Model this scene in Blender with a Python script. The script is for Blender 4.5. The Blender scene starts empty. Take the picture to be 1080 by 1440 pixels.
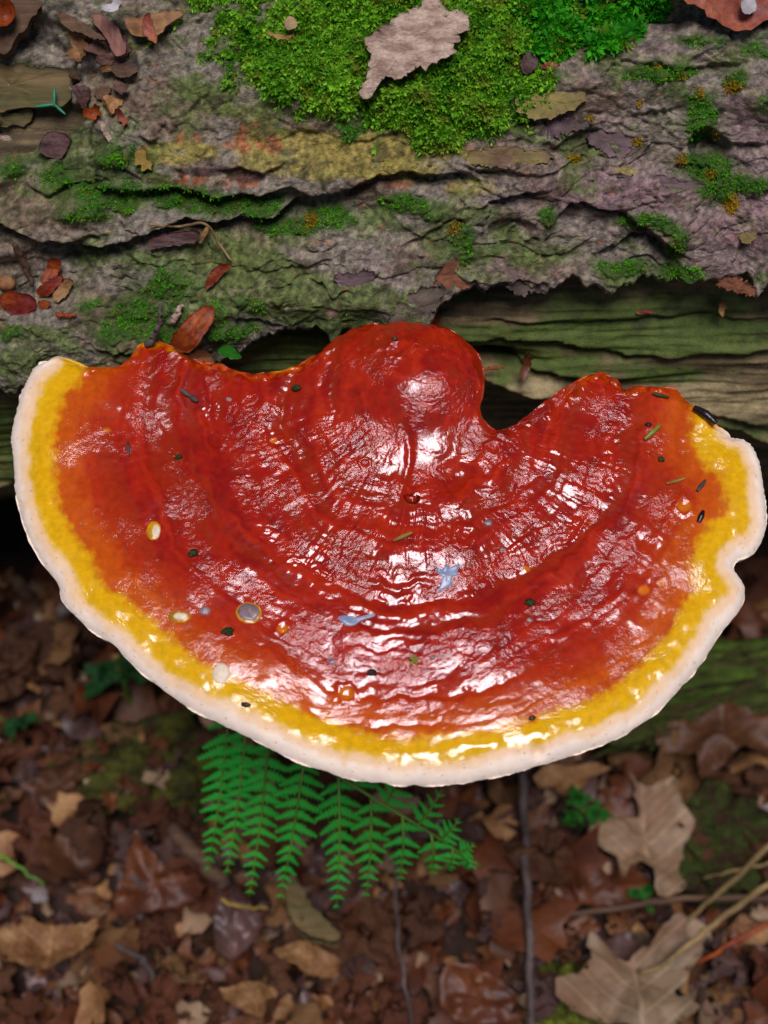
import bpy, math, random
import numpy as np
from mathutils import Vector
random.seed(7); rng = np.random.default_rng(11)
R_ = math.radians
scene = bpy.context.scene

# ------------------------------------------------------------------ camera
PITCH = R_(57.0); HFOV = R_(30.0); TH = math.tan(HFOV / 2)
CAM = np.array([0.0, -0.2745, 0.730])
FWD = np.array([0, math.cos(PITCH), -math.sin(PITCH)])
UP = np.array([0, math.sin(PITCH), math.cos(PITCH)])
RIGHT = np.array([1.0, 0, 0])
cd = bpy.data.cameras.new('camera'); cam = bpy.data.objects.new('camera', cd)
scene.collection.objects.link(cam)
cam.location = CAM; cam.rotation_euler = (R_(90) - PITCH, 0, 0)
cd.sensor_fit = 'HORIZONTAL'; cd.sensor_width = 36; cd.angle = HFOV
cd.clip_start = 0.02; cd.clip_end = 500
cd.dof.use_dof = True; cd.dof.focus_distance = 0.497; cd.dof.aperture_fstop = 11.0
scene.camera = cam

# ------------------------------------------------------------------ light
SUN_EL, SUN_AZ = R_(75), R_(170)          # azimuth from +y (into the picture), towards +x
w = bpy.data.worlds.new('World'); scene.world = w; w.use_nodes = True
nt = w.node_tree; bg = nt.nodes['Background']
sky = nt.nodes.new('ShaderNodeTexSky'); sky.sky_type = 'NISHITA'; sky.sun_disc = False
sky.sun_elevation = SUN_EL; sky.sun_rotation = SUN_AZ
nt.links.new(sky.outputs[0], bg.inputs[0]); bg.inputs[1].default_value = 0.05
sd = bpy.data.lights.new('sun', 'SUN'); sd.energy = 5.0; sd.angle = R_(26); sd.color = (.98, .945, 1)
sun = bpy.data.objects.new('sun', sd); scene.collection.objects.link(sun)
sdir = Vector((math.sin(SUN_AZ) * math.cos(SUN_EL), math.cos(SUN_AZ) * math.cos(SUN_EL), math.sin(SUN_EL)))
sun.rotation_euler = sdir.to_track_quat('Z', 'Y').to_euler(); sun.location = (0, 0, 3)
vs = scene.view_settings; vs.view_transform = 'Standard'; vs.look = 'None'; vs.exposure = -0.7; vs.gamma = 1
vs.use_curve_mapping = False
scene.cycles.use_denoising = True
scene.cycles.max_bounces = 8

# ------------------------------------------------------------------ helpers: projection
def rays(px, py):
    px = np.asarray(px, float); py = np.asarray(py, float)
    u = (px - 540) / 540 * TH; v = (720 - py) / 540 * TH
    return FWD + u[..., None] * RIGHT + v[..., None] * UP
def project(P):
    d = P - CAM; f = d @ FWD
    return 540 + 540 * (d @ RIGHT) / f / TH, 720 - 540 * (d @ UP) / f / TH
def at_depth(px, py, s):                    # s = distance along the viewing axis
    return CAM + rays(px, py) * np.asarray(s, float)[..., None]
def at_z(px, py, z):
    d = rays(px, py); s = (z - CAM[2]) / d[..., 2]
    return CAM + d * s[..., None]
LOGC = np.array([0.284, 0.22]); LR = 0.24    # log axis (y, z) and radius
def on_log(px, py, R=LR):
    d = rays(px, py); R = np.asarray(R, float)
    ex, ey = CAM[1] - LOGC[0], CAM[2] - LOGC[1]
    a = d[..., 1]**2 + d[..., 2]**2; b = ex * d[..., 1] + ey * d[..., 2]; c = ex * ex + ey * ey - R * R
    disc = np.maximum(b * b - a * c, 0); s = (-b - np.sqrt(disc)) / a
    return CAM + d * s[..., None]
def theta_of(P): return np.arctan2(P[..., 2] - LOGC[1], LOGC[0] - P[..., 1])
def log_xyz(x, th, R):
    return np.stack([x, LOGC[0] - R * np.cos(th), LOGC[1] + R * np.sin(th)], -1)

# ------------------------------------------------------------------ helpers: noise
_pr = np.random.default_rng(5); _PT = np.concatenate([_pr.permutation(1024)] * 3).astype(np.int32); _ga = _pr.uniform(0, 2 * math.pi, 1024).astype(np.float32); _GX = np.cos(_ga); _GY = np.sin(_ga)
def perlin(x, y, seed=0):
    x = np.asarray(x, np.float64) + seed * 3.713; y = np.asarray(y, np.float64) + seed * 1.291; x, y = np.broadcast_arrays(x, y)
    x0 = np.floor(x); y0 = np.floor(y); fx = (x - x0).astype(np.float32); fy = (y - y0).astype(np.float32)
    ix = (x0.astype(np.int32) + seed * 71) & 1023; iy = y0.astype(np.int32) & 1023
    u = fx * fx * fx * (fx * (fx * 6 - 15) + 10); v = fy * fy * fy * (fy * (fy * 6 - 15) + 10)
    r0 = _PT[ix]; r1 = _PT[ix + 1]; k = _PT[r0 + iy]; a = _GX[k] * fx + _GY[k] * fy
    k = _PT[r1 + iy]; b = _GX[k] * (fx - 1) + _GY[k] * fy
    k = _PT[r0 + iy + 1]; c = _GX[k] * fx + _GY[k] * (fy - 1)
    k = _PT[r1 + iy + 1]; d = _GX[k] * (fx - 1) + _GY[k] * (fy - 1)
    ab = a + u * (b - a)
    return (ab + v * (c + u * (d - c) - ab)) * 1.5
def fbm(x, y, o=4, seed=0, gain=0.5):
    s = 0; a = 1.0; f = 1.0
    for k in range(o):
        s = s + a * perlin(x * f, y * f, seed + k * 17); a *= gain; f *= 2.03
    return s
def ridged(x, y, o=3, seed=0):
    s = 0; a = 1.0; f = 1.0
    for k in range(o):
        s = s + a * (1 - 2 * np.abs(perlin(x * f, y * f, seed + 31 * k))); a *= .5; f *= 2.1
    return s
def worley(x, y, seed=0):
    x0 = np.floor(x); y0 = np.floor(y); f1 = np.full(np.shape(x), 9.0); f2 = f1.copy(); cid = np.zeros(np.shape(x))
    for i in (-1, 0, 1):
        for j in (-1, 0, 1):
            k = _PT[_PT[(x0.astype(np.int32) + i + seed * 53) & 1023] + ((y0.astype(np.int32) + j) & 1023)]; k2 = _PT[k + 7]
            d = np.hypot(x0 + i + (k + .5) / 1024 - x, y0 + j + (k2 + .5) / 1024 - y); near = d < f1
            f2 = np.where(near, f1, np.minimum(f2, d)); cid = np.where(near, _PT[k2 + 11] / 1024., cid); f1 = np.where(near, d, f1)
    return f1, f2, cid
def sstep(a, b, x):
    t = np.clip((x - a) / (b - a), 0, 1); return t * t * (3 - 2 * t)
def gau(d, w): return np.exp(-(d / w)**2)
def blobs(px, py, L):
    m = np.zeros(np.shape(px))
    for (x, y, rx, ry, *s) in L:
        m = np.maximum(m, (s[0] if s else 1.0) * np.exp(-(((px - x) / rx)**2 + ((py - y) / ry)**2) * .9))
    return m
def srgb(r, g, b):
    f = lambda c: ((c / 255 + .055) / 1.055)**2.4 if c > 10 else c / 255 / 12.92
    return np.array([f(r), f(g), f(b)])
def mixc(a, b, t): return a * (1 - t[..., None]) + b * t[..., None]

# ------------------------------------------------------------------ helpers: meshes and objects
COL = scene.collection
def mesh_np(name, V, F, mats, col=None, smooth=True, attrs=None):
    V = np.asarray(V, np.float32).reshape(-1, 3)
    m = bpy.data.meshes.new(name)
    Fs = F if isinstance(F, list) else [F]
    Fs = [np.asarray(f, np.int32) for f in Fs if len(f)]
    idx = np.concatenate([f.ravel() for f in Fs]); cnt = np.concatenate([np.full(len(f), f.shape[1], np.int32) for f in Fs])
    st = np.concatenate([[0], np.cumsum(cnt)[:-1]]).astype(np.int32)
    m.vertices.add(len(V)); m.vertices.foreach_set('co', V.ravel())
    m.loops.add(len(idx)); m.loops.foreach_set('vertex_index', idx)
    m.polygons.add(len(cnt)); m.polygons.foreach_set('loop_start', st); m.polygons.foreach_set('loop_total', cnt)
    m.polygons.foreach_set('use_smooth', np.full(len(cnt), smooth))
    if col is not None:
        c = np.ones((len(V), 4), np.float32); c[:, :3] = np.asarray(col).reshape(-1, 3)
        a = m.attributes.new('Col', 'FLOAT_COLOR', 'POINT'); a.data.foreach_set('color', c.ravel())
    for k, v in (attrs or {}).items():
        a = m.attributes.new(k, 'FLOAT', 'POINT'); a.data.foreach_set('value', np.asarray(v, np.float32).ravel())
    for mm in (mats if isinstance(mats, list) else [mats]): m.materials.append(mm)
    m.update(calc_edges=True); m.validate()
    return m
def tag(o, label=None, cat=None, group=None, kind=None):
    if label: o['label'] = label
    if cat: o['category'] = cat
    if group: o['group'] = group
    if kind: o['kind'] = kind
    return o
def obj(name, mesh, parent=None, loc=None):
    o = bpy.data.objects.new(name, mesh); COL.objects.link(o)
    if parent is not None: o.parent = parent
    if loc is not None: o.location = loc
    return o
def local(o):                               # move a mesh's origin to its centre
    m = o.data; n = len(m.vertices); c = np.empty(n * 3, np.float32); m.vertices.foreach_get('co', c)
    c = c.reshape(-1, 3); ctr = c.mean(0); m.vertices.foreach_set('co', (c - ctr).ravel()); o.location = ctr.tolist(); m.update()
    return o
def grid_faces(nr, nc, wrap=False):
    r = np.arange(nr - 1)[:, None]; c = np.arange(nc if wrap else nc - 1)[None, :]; c2 = (c + 1) % nc
    return np.stack([r * nc + c, r * nc + c2, (r + 1) * nc + c2, (r + 1) * nc + c], -1).reshape(-1, 4)

# ------------------------------------------------------------------ helpers: materials
def newmat(name):
    m = bpy.data.materials.new(name); m.use_nodes = True
    nt = m.node_tree; return m, nt, nt.nodes['Principled BSDF'], nt.nodes['Material Output']
def node(nt, t, ins=None, **kw):
    n = nt.nodes.new(t)
    for k, v in kw.items(): setattr(n, k, v)
    for k, v in (ins or {}).items():
        if isinstance(v, bpy.types.NodeSocket): nt.links.new(v, n.inputs[k])
        else: n.inputs[k].default_value = v
    return n
def noise_n(nt, scale, detail=4, rough=.55, vec=None, dist=0):
    n = node(nt, 'ShaderNodeTexNoise', {'Scale': scale, 'Detail': detail, 'Roughness': rough, 'Distortion': dist})
    if vec is not None: nt.links.new(vec, n.inputs['Vector'])
    return n
def ramp(nt, fac, stops):
    n = nt.nodes.new('ShaderNodeValToRGB'); nt.links.new(fac, n.inputs[0]); e = n.color_ramp.elements
    while len(e) < len(stops): e.new(.5)
    for i, (p, c) in enumerate(stops):
        e[i].position = p; e[i].color = (*c, 1) if len(c) == 3 else c
    return n.outputs[0]
def mulcol(nt, a, b, fac=1.0, mode='MULTIPLY'):
    n = nt.nodes.new('ShaderNodeMix'); n.data_type = 'RGBA'; n.blend_type = mode; n.inputs[0].default_value = fac
    nt.links.new(a, n.inputs[6]); nt.links.new(b, n.inputs[7]); return n.outputs[2]
def g3(v): return (v, v, v)
def coords(nt): return nt.nodes.new('ShaderNodeTexCoord').outputs['Object']
def bump(nt, h, dist, strength=1.0, normal=None):
    b = node(nt, 'ShaderNodeBump', {'Height': h, 'Distance': dist, 'Strength': strength})
    if normal is not None: nt.links.new(normal, b.inputs['Normal'])
    return b.outputs[0]

def attr_mat(name, rough=.8, spec=.3, var=(.6, 1.25), nscale=300, bumpd=.0006, fine=1500, sheen=0, transl=0):
    m, nt, p, out = newmat(name); v = coords(nt)
    a = node(nt, 'ShaderNodeAttribute', attribute_name='Col')
    n1 = noise_n(nt, nscale, 6, .65, v); n2 = noise_n(nt, fine, 4, .6, v)
    c = mulcol(nt, a.outputs['Color'], ramp(nt, n1.outputs[0], [(.3, g3(var[0])), (.7, g3(var[1]))]))
    c = mulcol(nt, c, ramp(nt, n2.outputs[0], [(.3, g3(.75)), (.7, g3(1.2))]))
    nt.links.new(c, p.inputs['Base Color']); p.inputs['Roughness'].default_value = rough
    p.inputs['Specular IOR Level'].default_value = spec
    if bumpd:
        mx = node(nt, 'ShaderNodeMath', {0: n1.outputs[0], 1: n2.outputs[0]}, operation='ADD')
        nt.links.new(bump(nt, mx.outputs[0], bumpd), p.inputs['Normal'])
    if transl:
        t = node(nt, 'ShaderNodeBsdfTranslucent'); nt.links.new(c, t.inputs['Color'])
        mx = node(nt, 'ShaderNodeMixShader', {0: transl, 1: p.outputs[0], 2: t.outputs[0]})
        nt.links.new(mx.outputs[0], out.inputs[0])
    return m
def flat_mat(name, c, rough=.7, spec=.35, var=.35, nscale=180, bumpd=.0004, transl=0, c2=None, objvar=0, fib=None):
    """plain material: colour broken by noise, second tone c2 in blotches, optional fibres along one axis"""
    m, nt, p, out = newmat(name); v = coords(nt); vec = v
    if fib:
        vec = node(nt, 'ShaderNodeMapping', {'Vector': v, 'Scale': fib}).outputs[0]
    oi = node(nt, 'ShaderNodeObjectInfo')
    add = node(nt, 'ShaderNodeVectorMath', {0: vec}, operation='ADD'); nt.links.new(oi.outputs['Random'], add.inputs[1])
    n1 = noise_n(nt, nscale, 6, .65, add.outputs[0]); n2 = noise_n(nt, nscale * .22, 3, .5, add.outputs[0])
    c2 = c * .55 if c2 is None else c2
    base = ramp(nt, n2.outputs[0], [(.36, tuple(c)), (.66, tuple(c2))])
    col = mulcol(nt, base, ramp(nt, n1.outputs[0], [(.3, g3(1 - var)), (.7, g3(1 + var * .7))]))
    if objvar:
        lu = node(nt, 'ShaderNodeAttribute', attribute_name='leaf_u').outputs['Fac']; lv = node(nt, 'ShaderNodeAttribute', attribute_name='leaf_v').outputs['Fac']
        M2 = lambda op, a, b=0.0: node(nt, 'ShaderNodeMath', {0: a, 1: b}, operation=op).outputs[0]
        au = M2('ABSOLUTE', lu); side = M2('ABSOLUTE', M2('SUBTRACT', M2('FRACT', M2('MULTIPLY', M2('SUBTRACT', lv, M2('MULTIPLY', au, .8)), 6.5)), .5))
        vein = M2('MINIMUM', M2('MULTIPLY', au, 6.0), side)
        col = mulcol(nt, col, ramp(nt, vein, [(.0, g3(1.35)), (.05, g3(1.2)), (.11, g3(.9)), (.4, g3(1.0))]))
        col = mulcol(nt, col, ramp(nt, oi.outputs['Random'], [(0, g3(1 - objvar)), (1, g3(1 + objvar))]))
    nt.links.new(col, p.inputs['Base Color']); p.inputs['Roughness'].default_value = rough
    p.inputs['Specular IOR Level'].default_value = spec
    if bumpd: nt.links.new(bump(nt, n1.outputs[0], bumpd), p.inputs['Normal'])
    if transl:
        t = node(nt, 'ShaderNodeBsdfTranslucent'); nt.links.new(col, t.inputs['Color'])
        mx = node(nt, 'ShaderNodeMixShader', {0: transl, 1: p.outputs[0], 2: t.outputs[0]})
        nt.links.new(mx.outputs[0], out.inputs[0])
    return m

# ================================================================== GROUND
GZ = 0.0
def ground_h(x, y): return .010 * fbm(x * 9, y * 9, 3, 91) + .004 * fbm(x * 40, y * 40, 2, 95)
def make_ground():
    c = np.concatenate([-np.geomspace(60, .8, 22), np.linspace(-.75, .75, 140), np.geomspace(.8, 60, 22)])
    X, Y = np.meshgrid(c, c); Z = ground_h(X, Y) - .012
    m, nt, p, out = newmat('forest_soil'); v = coords(nt)
    n1 = noise_n(nt, 60, 8, .7, v); n2 = noise_n(nt, 14, 4, .6, v)
    c1 = ramp(nt, n1.outputs[0], [(.3, tuple(srgb(38, 24, 18))), (.55, tuple(srgb(70, 46, 32))), (.75, tuple(srgb(105, 72, 48)))])
    c2 = mulcol(nt, c1, ramp(nt, n2.outputs[0], [(.35, tuple(srgb(150, 130, 120))), (.65, tuple(srgb(255, 240, 225)))]))
    nt.links.new(c2, p.inputs['Base Color']); p.inputs['Roughness'].default_value = .85
    nt.links.new(bump(nt, n1.outputs[0], .004), p.inputs['Normal'])
    o = obj('ground', mesh_np('ground', np.stack([X, Y, Z], -1), grid_faces(len(c), len(c)), m)); o['kind'] = 'structure'
make_ground()

# ================================================================== LOG: bark shell over a wood core
EDGE = np.array([(-900, 570), (-200, 575), (0, 556), (40, 547), (100, 522), (170, 514), (300, 515), (345, 500), (380, 482), (440, 462),
    (480, 456), (500, 462), (525, 467), (560, 460), (600, 440), (625, 424), (650, 412), (690, 404), (740, 412), (775, 404), (800, 394), (860, 402),
    (920, 392), (975, 394), (1010, 387), (1040, 397), (1064, 412), (1085, 404), (1300, 398), (2000, 400)], float)
# ledges: polyline, depth (m), reach below (px); negative depth = the part above the line is the recessed one
LEDGES = [
    ([(120, 268), (190, 258), (245, 262), (300, 274), (360, 270), (410, 262), (438, 276), (500, 258), (560, 240), (640, 236), (668, 240)], .0095, 30),
    ([(-80, 300), (0, 312), (70, 335), (140, 350), (180, 338), (230, 318), (330, 306), (385, 300), (430, 272)], .0130, 26),
    ([(672, 288), (690, 278), (712, 275), (740, 264), (768, 262)], .0080, 10),
    ([(775, 306), (800, 284), (825, 286), (870, 296), (915, 322), (965, 348)], .0085, 26),
    ([(838, 352), (862, 338), (890, 326), (930, 332), (955, 362)], .0060, 20),
    ([(640, 222), (690, 230), (755, 236), (790, 232), (835, 218)], .0035, 16),
    ([(756, 198), (790, 196), (840, 184), (890, 190)], .0045, 16),
    ([(700, 155), (735, 170), (770, 166), (826, 138)], .0055, 12),
    ([(470, 200), (520, 192), (570, 172), (600, 168)], .0035, 14),
    ([(380, 196), (405, 186), (440, 182), (470, 172)], .0025, 10),
    ([(300, 228), (330, 236), (372, 240), (410, 222)], .0040, 14),
    ([(640, 386), (665, 398), (690, 405), (735, 396), (770, 385)], .0040, 14),
    ([(430, 380), (470, 398), (500, 404)], .0045, 16),
    ([(560, 342), (590, 330), (640, 300)], .0030, 12),
    ([(330, 372), (390, 378), (430, 372), (480, 352)], .0030, 18),
    ([(320, 446), (370, 452), (400, 468)], .0050, 14),
    ([(990, 176), (1030, 196), (1080, 205)], .0060, 20),
    ([(900, 92), (960, 100), (1010, 92), (1050, 84)], .0045, 16),
    ([(880, 162), (930, 150), (960, 146)], .0040, 14),
    ([(150, 236), (178, 232), (205, 244)], .0050, 14),
    ([(30, 258), (70, 270), (110, 262), (150, 250)], .0060, 18),
    ([(120, 470), (160, 486), (215, 470), (260, 462)], .0035, 18),
    ([(60, 330), (110, 336), (150, 330)], .0060, 12),
]
BULGES = [(560, 250, 260, 36, .0035), (480, 415, 190, 44, .010), (870, 280, 140, 30, .005), (1010, 330, 110, 40, .005), (880, 110, 140, 40, .004),
          (420, 225, 140, 30, .003), (150, 235, 60, 45, .005), (90, 290, 60, 22, .006), (600, 90, 240, 80, .004), (1060, 110, 40, 60, .005),
          (1050, 250, 40, 40, .003), (60, 480, 90, 40, .004), (730, 235, 90, 22, .003), (640, 455, 60, 20, .004)]
PITS = [(1000, 205, 26, 20, .009), (60, 210, 75, 90, .010), (20, 110, 90, 110, .012), (150, 110, 40, 70, .006), (720, 320, 30, 12, .003), (60, 390, 90, 40, .006), (885, 20, 90, 40, .007)]
def bark_h(x, th, px, py):
    a = th * LR
    wx = .003 * fbm(x * 50, a * 50, 3, 3); wa = .0025 * fbm(x * 50, a * 50, 3, 5)
    X = x + wx; A = a + wa + .06 * x
    h = .0035 * fbm(x * 14, a * 22, 3, 1) + .0030 * fbm(x * 34, a * 58, 2, 15)
    t1 = fbm(X * 15, A * 30, 3, 21, .45) * 2.0
    f1 = np.floor(t1); fr = t1 - f1
    h = h + .0016 * (f1 + sstep(.0, .07, fr) + .35 * fr)
    t2 = fbm(X * 34 + 7, A * 60, 3, 41) * 1.7
    f2 = np.floor(t2); fr2 = t2 - f2
    h = h + .0004 * (f2 + sstep(0, .10, fr2) + .3 * fr2)
    h = h - .0014 * sstep(.80, .98, ridged(X * 20, A * 52, 2, 61) * .66)            # fissures
    h = h + .0005 * fbm(X * 230, A * 260, 4, 71, .65)
    f1_, f2_, cid = worley(X * 44 + .8 * fbm(X * 50, A * 70, 3, 63), A * 88 + .5 * fbm(X * 60, A * 90, 3, 65), 3)
    pm = .35 + .65 * sstep(-.35, .35, fbm(x * 18 + 3, a * 24, 2, 67))
    h = h + pm * (.0019 * (cid - .5) - .0011 * sstep(.10, .0, f2_ - f1_)) 
    jag = 9 * fbm(px / 70, py / 120, 4, 81, .55)
    for pts, dep, w_ in LEDGES:
        p = np.array(pts, float); yl = np.interp(px, p[:, 0], p[:, 1]) + jag
        tap = sstep(p[0, 0] - 12, p[0, 0] + 30, px) * (1 - sstep(p[-1, 0] - 30, p[-1, 0] + 12, px))
        d = py - yl
        dep = dep * .8; h = h - dep * tap * np.where(d > 0, sstep(0, 4.5, d) * np.exp(-np.maximum(d, 0) / w_), 0)
        h = h + dep * .28 * tap * np.where(d <= 0, np.exp(np.minimum(d, 0) / 26), np.exp(-np.maximum(d, 0) / 1.5))
    for (bx, by, rx, ry, s) in BULGES: h = h + s * np.exp(-((px - bx) / rx)**2 - ((py - by) / ry)**2)
    for (bx, by, rx, ry, s) in PITS: h = h - s * sstep(1.25, .75, np.sqrt(((px - bx) / rx)**2 + ((py - by) / ry)**2) + .25 * fbm(px / 40, py / 40, 2, 87))
    # the ridge at the upper right: the hollow above it is lower
    yr = np.interp(px, [690, 740, 800, 850, 900, 950, 1000], [160, 128, 86, 60, 36, 30, 44]); tap = sstep(680, 740, px) * (1 - sstep(985, 1040, px))
    h = h - .007 * tap * sstep(2, 14, yr - py + jag * .5) * np.exp(-np.maximum(yr - py, 0) / 60)
    return h + moss_cushion(px, py)

# moss cover (photo coordinates of patches on the log): x, y, rx, ry, strength
FLUFFY = [(560, 30, 190, 70), (430, 50, 90, 55), (400, 90, 70, 40), (335, 42, 36, 26, .8), (330, 78, 50, 12, .7), (640, 145, 95, 45), (470, 120, 70, 38), (560, 150, 60, 30), (660, 60, 110, 70), (740, 110, 40, 26),
          (740, 20, 80, 50), (500, -60, 330, 70), (620, 185, 34, 26, .8), (700, 165, 30, 18, .8), (860, -60, 120, 30)]
HAIRCAP = [(840, 36, 62, 34), (800, 10, 80, 40), (770, 70, 34, 22, .8), (900, 10, 40, 22)]
VELVET = [(155, 275, 62, 24), (250, 276, 60, 18), (335, 288, 90, 17), (420, 318, 46, 14), (465, 300, 40, 14, .8), (580, 287, 34, 13), (555, 282, 25, 10), (170, 225, 50, 38, .62), (120, 300, 50, 14, .7),
          (235, 400, 42, 30, .8), (200, 440, 70, 30, .75), (160, 462, 34, 16, .9), (235, 470, 45, 16, .9), (330, 464, 42, 14), (350, 425, 34, 20, .55), (120, 430, 30, 14, .6), (440, 440, 60, 18, .5),
          (925, 104, 58, 12), (985, 60, 50, 12, .6), (985, 165, 24, 42), (990, 235, 42, 22), (1040, 258, 44, 14), (1010, 265, 30, 20), (1060, 70, 30, 18, .7), (1030, 110, 18, 22, .8), (890, 308, 30, 12), (925, 312, 24, 12), (950, 345, 14, 26),
          (880, 374, 46, 10), (965, 382, 40, 14, .8), (652, 338, 22, 32, .75), (770, 303, 15, 14), (380, 322, 30, 10, .8), (505, 180, 20, 10, .7), (490, 190, 18, 12, .7), (640, 205, 14, 20, .6), (720, 178, 20, 5, .7), (80, 250, 40, 26, .7), (10, 235, 26, 22, .7),
          (20, 465, 20, 14, .8), (600, 300, 30, 10, .5), (470, 310, 40, 12, .8), (305, 432, 18, 14, .8), (700, 352, 22, 8, .4), (1075, 140, 12, 22, .6)]
def mnoise(px, py): return .5 * fbm(px / 26, py / 20, 3, 101)
def m_fluffy(px, py): return sstep(.30, .78, blobs(px, py, FLUFFY) + .7 * mnoise(px, py))
def m_hair(px, py): return sstep(.42, .6, blobs(px, py, HAIRCAP) + .2 * mnoise(px, py))
def m_velvet(px, py): return sstep(.42, .66, blobs(px, py, VELVET) + .5 * mnoise(px + 300, py))
def moss_cushion(px, py):
    f = m_fluffy(px, py)
    return f * (.0008 + .0035 * fbm(px / 30, py / 26, 3, 111)) + .0012 * m_velvet(px, py) * (1 + fbm(px / 14, py / 12, 2, 113))

C_GREY = srgb(146, 136, 124); C_DARK = srgb(78, 68, 54); C_PURP = srgb(148, 120, 124); C_OCH = srgb(164, 150, 92); C_PINK = srgb(180, 116, 90)
C_GRN = srgb(74, 96, 42); C_BRN = srgb(116, 84, 58); C_GGREY = srgb(112, 112, 92)
def bark_col(x, th, px, py):
    n = fbm(x * 45, th * LR * 80, 4, 201, .6); n2 = fbm(x * 120, th * LR * 160, 4, 211, .6); n3 = fbm(x * 22, th * LR * 34, 3, 221)
    c = np.broadcast_to(C_GREY, px.shape + (3,)).copy()
    c = mixc(c, C_BRN, sstep(-.1, .6, n3) * .45)
    c = mixc(c, C_PURP, np.clip(blobs(px, py, [(870, 270, 150, 46), (1040, 320, 110, 70), (1060, 190, 60, 60), (780, 185, 80, 30), (860, 70, 120, 40, .6), (700, 390, 80, 30, .7), (540, 370, 70, 24, .5), (460, 400, 50, 20, .6), (1000, 370, 80, 30)]) * (.8 + .5 * n), 0, .9))
    och = blobs(px, py, [(480, 228, 170, 26), (600, 205, 60, 24), (430, 205, 130, 30, 1.0), (540, 200, 90, 22, .9), (660, 262, 60, 16, .7), (880, 240, 30, 8, .7), (260, 215, 60, 22), (705, 218, 62, 11, 1.2), (570, 240, 60, 14), (330, 160, 100, 40, .45), (600, 350, 40, 20, .4), (560, 420, 40, 20, .4)])
    c = mixc(c, C_OCH, sstep(.35, .62, och * (.95 + .22 * n2) + .16 * n) * .8)
    pk = blobs(px, py, [(370, 200, 60, 26), (300, 250, 100, 16, .9), (350, 250, 70, 14, .9), (260, 195, 40, 12, .8), (540, 260, 50, 10, .8), (640, 212, 40, 16, .5), (230, 120, 70, 30, .5), (90, 200, 60, 40, .4)])
    c = mixc(c, C_PINK, sstep(.40, .66, pk * (.7 + .9 * n2) + .1 * n) * .85)
    c = mixc(c, srgb(74, 52, 54), sstep(.45, .7, blobs(px, py, [(300, 240, 60, 9), (350, 246, 50, 10), (230, 250, 40, 10, .8)]) + .3 * n2) * .8)
    alg = blobs(px, py, [(700, 350, 160, 50, .6), (780, 200, 120, 40, .5), (250, 140, 120, 60, .5), (330, 400, 200, 70, .9), (120, 240, 120, 80, .8), (480, 440, 150, 30, .9), (60, 500, 120, 50, .8), (600, 330, 120, 60, .6), (940, 110, 120, 40, .5), (450, 160, 120, 30, .5), (900, 370, 120, 24, .7), (640, 180, 160, 30, .5)])
    c = mixc(c, srgb(100, 116, 66), sstep(.2, .7, alg + .55 * n) * .8)
    c = mixc(c, C_DARK, sstep(.1, .8, n2 + .3 * n) * .5)
    c = mixc(c, C_PINK * 1.05, sstep(.7, .9, fbm(x * 160 + 3, th * LR * 220, 3, 231)) * .4)
    sp1 = fbm(x * 420, th * LR * 480, 3, 241, .65); c = c * (1 + .55 * np.clip(sp1, -.9, .9))[..., None]
    c = mixc(c, srgb(176, 170, 140), sstep(.5, .8, fbm(x * 130 + 9, th * LR * 170, 4, 251, .7)) * .5)
    c = mixc(c, srgb(62, 58, 40), sstep(.45, .8, fbm(x * 80 + 19, th * LR * 130, 4, 261, .7)) * .6)
    lum = (c @ np.array([.3, .6, .1]))[..., None]; c = np.clip(lum + (c - lum) * 1.28, .004, 1) * .96
    c = mixc(c, srgb(60, 88, 22), np.clip(m_velvet(px, py), 0, 1) * .9)
    c = mixc(c, srgb(74, 108, 30), sstep(.1, .5, blobs(px, py, FLUFFY) + .5 * mnoise(px, py)) * .6)
    c = mixc(c, srgb(70, 100, 34), sstep(.12, .5, blobs(px, py, VELVET) + .4 * mnoise(px + 300, py)) * .45)
    c = mixc(c, srgb(58, 80, 20), np.clip(m_fluffy(px, py) + m_hair(px, py), 0, 1) * .95)
    return c
M_BARK = attr_mat('bark', .78, .35, (.5, 1.4), 420, .0009, 1700)

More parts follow.
